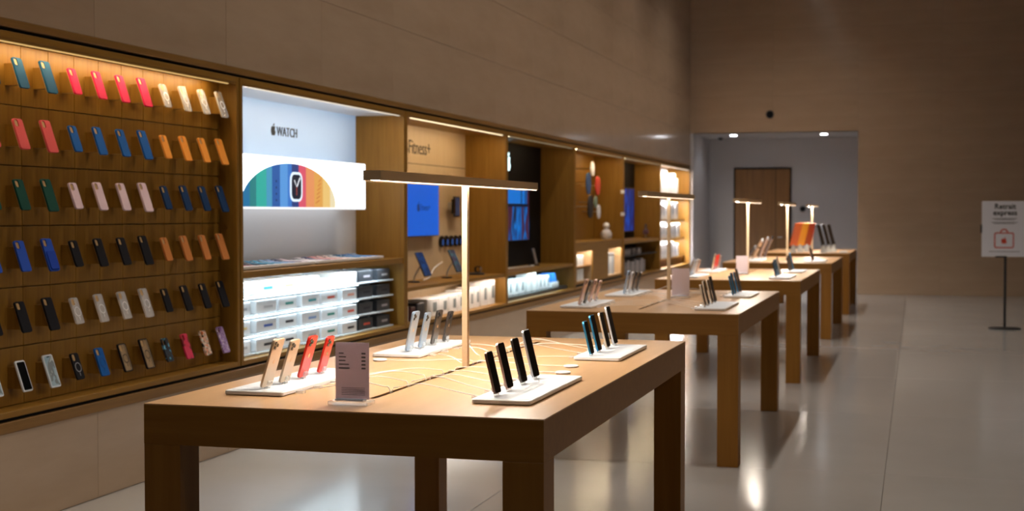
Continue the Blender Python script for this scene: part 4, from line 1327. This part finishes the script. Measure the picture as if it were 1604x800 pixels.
# ------------------------------------------------------------------ fourth table: watch arms, small phones
cx, y0, y1 = TABS[3]
make_tray(cx - 0.45, cx - 0.22, y0 + 0.3, y0 + 1.1, 'pale tray with bent holders on the fourth table')
for i, (x, y, h_, c) in enumerate(((2.20, 17.85, 0.16, (0.10, 0.07, 0.06)), (2.26, 18.10, 0.24, (0.60, 0.38, 0.24)), (2.31, 18.30, 0.26, (0.30, 0.20, 0.16)), (2.35, 18.50, 0.27, (0.12, 0.08, 0.07)))):
    o = empty('watch_holder', (x, y, TT), '%s leaning watch holder with a %s strap on the fourth table' % (ORD[i], ['dark', 'tan', 'brown', 'black'][i]), 'watch', 'leaning watch holders')
    part('arm', tube([(x - 0.06, y, TT + 0.012), (x - 0.02, y, TT + h_ * 0.5), (x + 0.04, y, TT + h_)], 0.020, 8), mat('arm_%d' % i, c, 0.5), o, True)
    part('watch_case', move(rslab(0.042, 0.048, 0.022, 0.012, 0.003), (x + 0.045, y, TT + h_)), [STEEL, WHITE, STEEL, BLACKG][i], o, True)
    part('base', move(lathe([(0.032, 0), (0.032, 0.014), (0.02, 0.018)], 16), (x - 0.06, y, TT)), WHITE, o, True)
make_tray(cx + 0.30, cx + 0.55, y0 + 0.25, y0 + 0.95, 'white tray on the right of the fourth table')
for j, (dy, si, m_, cn) in enumerate(((0.34, 1, PROSE, 'rose'), (0.50, 3, BRONZE, 'bronze'), (0.68, 2, GRAPH, 'dark'))):
    make_phone(cx + 0.40, y0 + dy, TT, si, m_, 1, '%s phone, %s from the front on the fourth table' % (cn, ORD[j]), 'phones on the table trays', 16)

# ------------------------------------------------------------------ farthest table: coloured tablets
cx, y0, y1 = TABS[4]


def make_tablet(x, y, m_, side, label, H=0.36, W=0.25, yaw=0):
    t = empty('tablet', (x, y, TZ), label, 'tablet', 'tablets leaning on the farthest table')
    a = R(15) if side < 0 else R(-15)
    M = Matrix.Translation((x, y, TZ + 0.10)) @ Matrix.Rotation(R(yaw), 4, 'Z') @ Matrix.Rotation(a, 4, 'Y')
    part('body', xf(move(rslab(W, H, 0.012, 0.016, 0.002), (0, 0, H / 2)), M), m_, t)
    part('screen', xf(move(rslab(W - 0.016, H - 0.016, 0.001, 0.012, 0.0002), (0.0065 if side > 0 else -0.0065, 0, H / 2)), M), BLACKG, t)
    part('stand', prism_y([(x - 0.05, TZ), (x + 0.05, TZ), (x + 0.012, TZ + 0.12), (x - 0.012, TZ + 0.12)], y - 0.05, y + 0.05), FROST, t)
    return t


for i, (c, nm) in enumerate((((0.85, 0.16, 0.02), 'orange'), ((0.95, 0.42, 0.01), 'yellow'), ((0.45, 0.06, 0.02), 'dark red'))):
    make_tablet(2.37 + 0.08 * i, 22.0 + 0.30 * i, mat('tablet_' + nm, c, 0.35, metal=0.2), -1, '%s tablet leaning left of the farthest lamp' % nm, yaw=-22)
for i, nm in enumerate(('steel grey', 'blue grey', 'charcoal')):
    make_tablet(2.82 + 0.06 * i, 22.0 + 0.30 * i, mat('tablet_g%d' % i, [(0.22, 0.25, 0.30), (0.25, 0.30, 0.40), (0.12, 0.13, 0.15)][i], 0.35, metal=0.5), 1, '%s tablet leaning right of the farthest lamp' % nm, 0.34, yaw=-8)
o = empty('accessory_tray', (3.10, 22.3, TZ), 'small white tray at the right edge of the farthest table', 'tray')
part('plate', move(flatslab(0.12, 0.5, 0.012, 0.02, 0.002), (3.10, 22.3, TZ)), WHITE, o)
part('lip', move(flatslab(0.09, 0.44, 0.006, 0.02, 0.001), (3.10, 22.3, TZ + 0.012)), mat('tray_card', (0.72, 0.75, 0.8), 0.5), o)

# ------------------------------------------------------------------ pickup sign
SX, SY = 5.285, 19.57
t = empty('floor_sign', (SX, SY, 0), 'white pickup sign with a red bag emblem on a black floor stand', 'sign')
part('base', move(lathe([(0.205, 0), (0.205, 0.010), (0.195, 0.016), (0.03, 0.020)], 32), (SX, SY, 0)), BLACKP, t, True)
part('pole', cbox(SX - 0.014, SX + 0.020, SY - 0.012, SY + 0.012, 0.016, 0.95, 0.003), BLACKP, t)
part('bracket', cbox(SX - 0.12, SX + 0.02, SY - 0.014, SY + 0.010, 0.930, 0.950, 0.003), BLACKP, t)
bd = part('board', cbox(SX - 0.292, SX + 0.292, SY - 0.010, SY + 0.006, 0.940, 1.665, 0.003), mat('sign_white', (0.70, 0.70, 0.76), 0.45), t)
part('clip', cbox(SX - 0.31, SX - 0.288, SY - 0.014, SY + 0.010, 1.25, 1.36, 0.003), BLACKP, t)
face = Matrix.Translation((SX, SY - 0.0105, 0)) @ Matrix.Rotation(R(-90), 4, 'Z')


def sign_geo(g, dx, z):
    # +X faces the viewer after turning; text reads towards +x of the room
    return xf(move(g, (0, dx, z)), face)


part('lettering', sign_geo(join(text_geo('Retrait', 0.095, 0.0006, 0.0022, 'CENTER'), move(text_geo('express', 0.095, 0.0006, 0.0022, 'CENTER'), (0, 0, -0.082))), -0.005, 1.565), BLACKPR, bd)
bars = []
for k, (wd, z) in enumerate(((0.15, 1.435), (0.12, 1.42), (0.16, 1.385), (0.13, 1.37), (0.19, 1.005))):
    bars.append(sign_geo(cbox(0, 0.0008, -wd, wd, z, z + 0.007), -0.01, 0))
part('small_print', join(*bars), GREYPR, bd)
part('bag_outline', sign_geo(holed_slab(0.245, 0.205, 0.001, 0.025, (0, 0, 0.215, 0.175, 0.016), 0.0002), -0.015, 1.155), REDPR, bd)
hd = arc_pts(0, 0, 0.05, 0, 180, 10) + arc_pts(0, 0, 0.033, 180, 0, 10)
part('bag_handle', sign_geo(prism(hd, -0.0005, 0.0005), -0.015, 1.257), REDPR, bd)
part('bag_emblem', sign_geo(move(fruit_geo(0.085, 0.001), (-0.0005, 0, 0)), -0.015, 1.15), REDPR, bd)

# everything that stands on or hangs from something keeps a hair's breadth of clearance
for o in sc.objects:
    if o.parent is None and o.get('category') and o['category'] not in ('cabinet', 'table', 'light', 'speaker', 'sensor', 'detector', 'light box', 'phone case'):
        o.location.z += 0.0004 if o['category'] in ('tray', 'rack', 'cable block') else 0.0010
        if o.location.x < 0.05:
            o.location.x += 0.0006
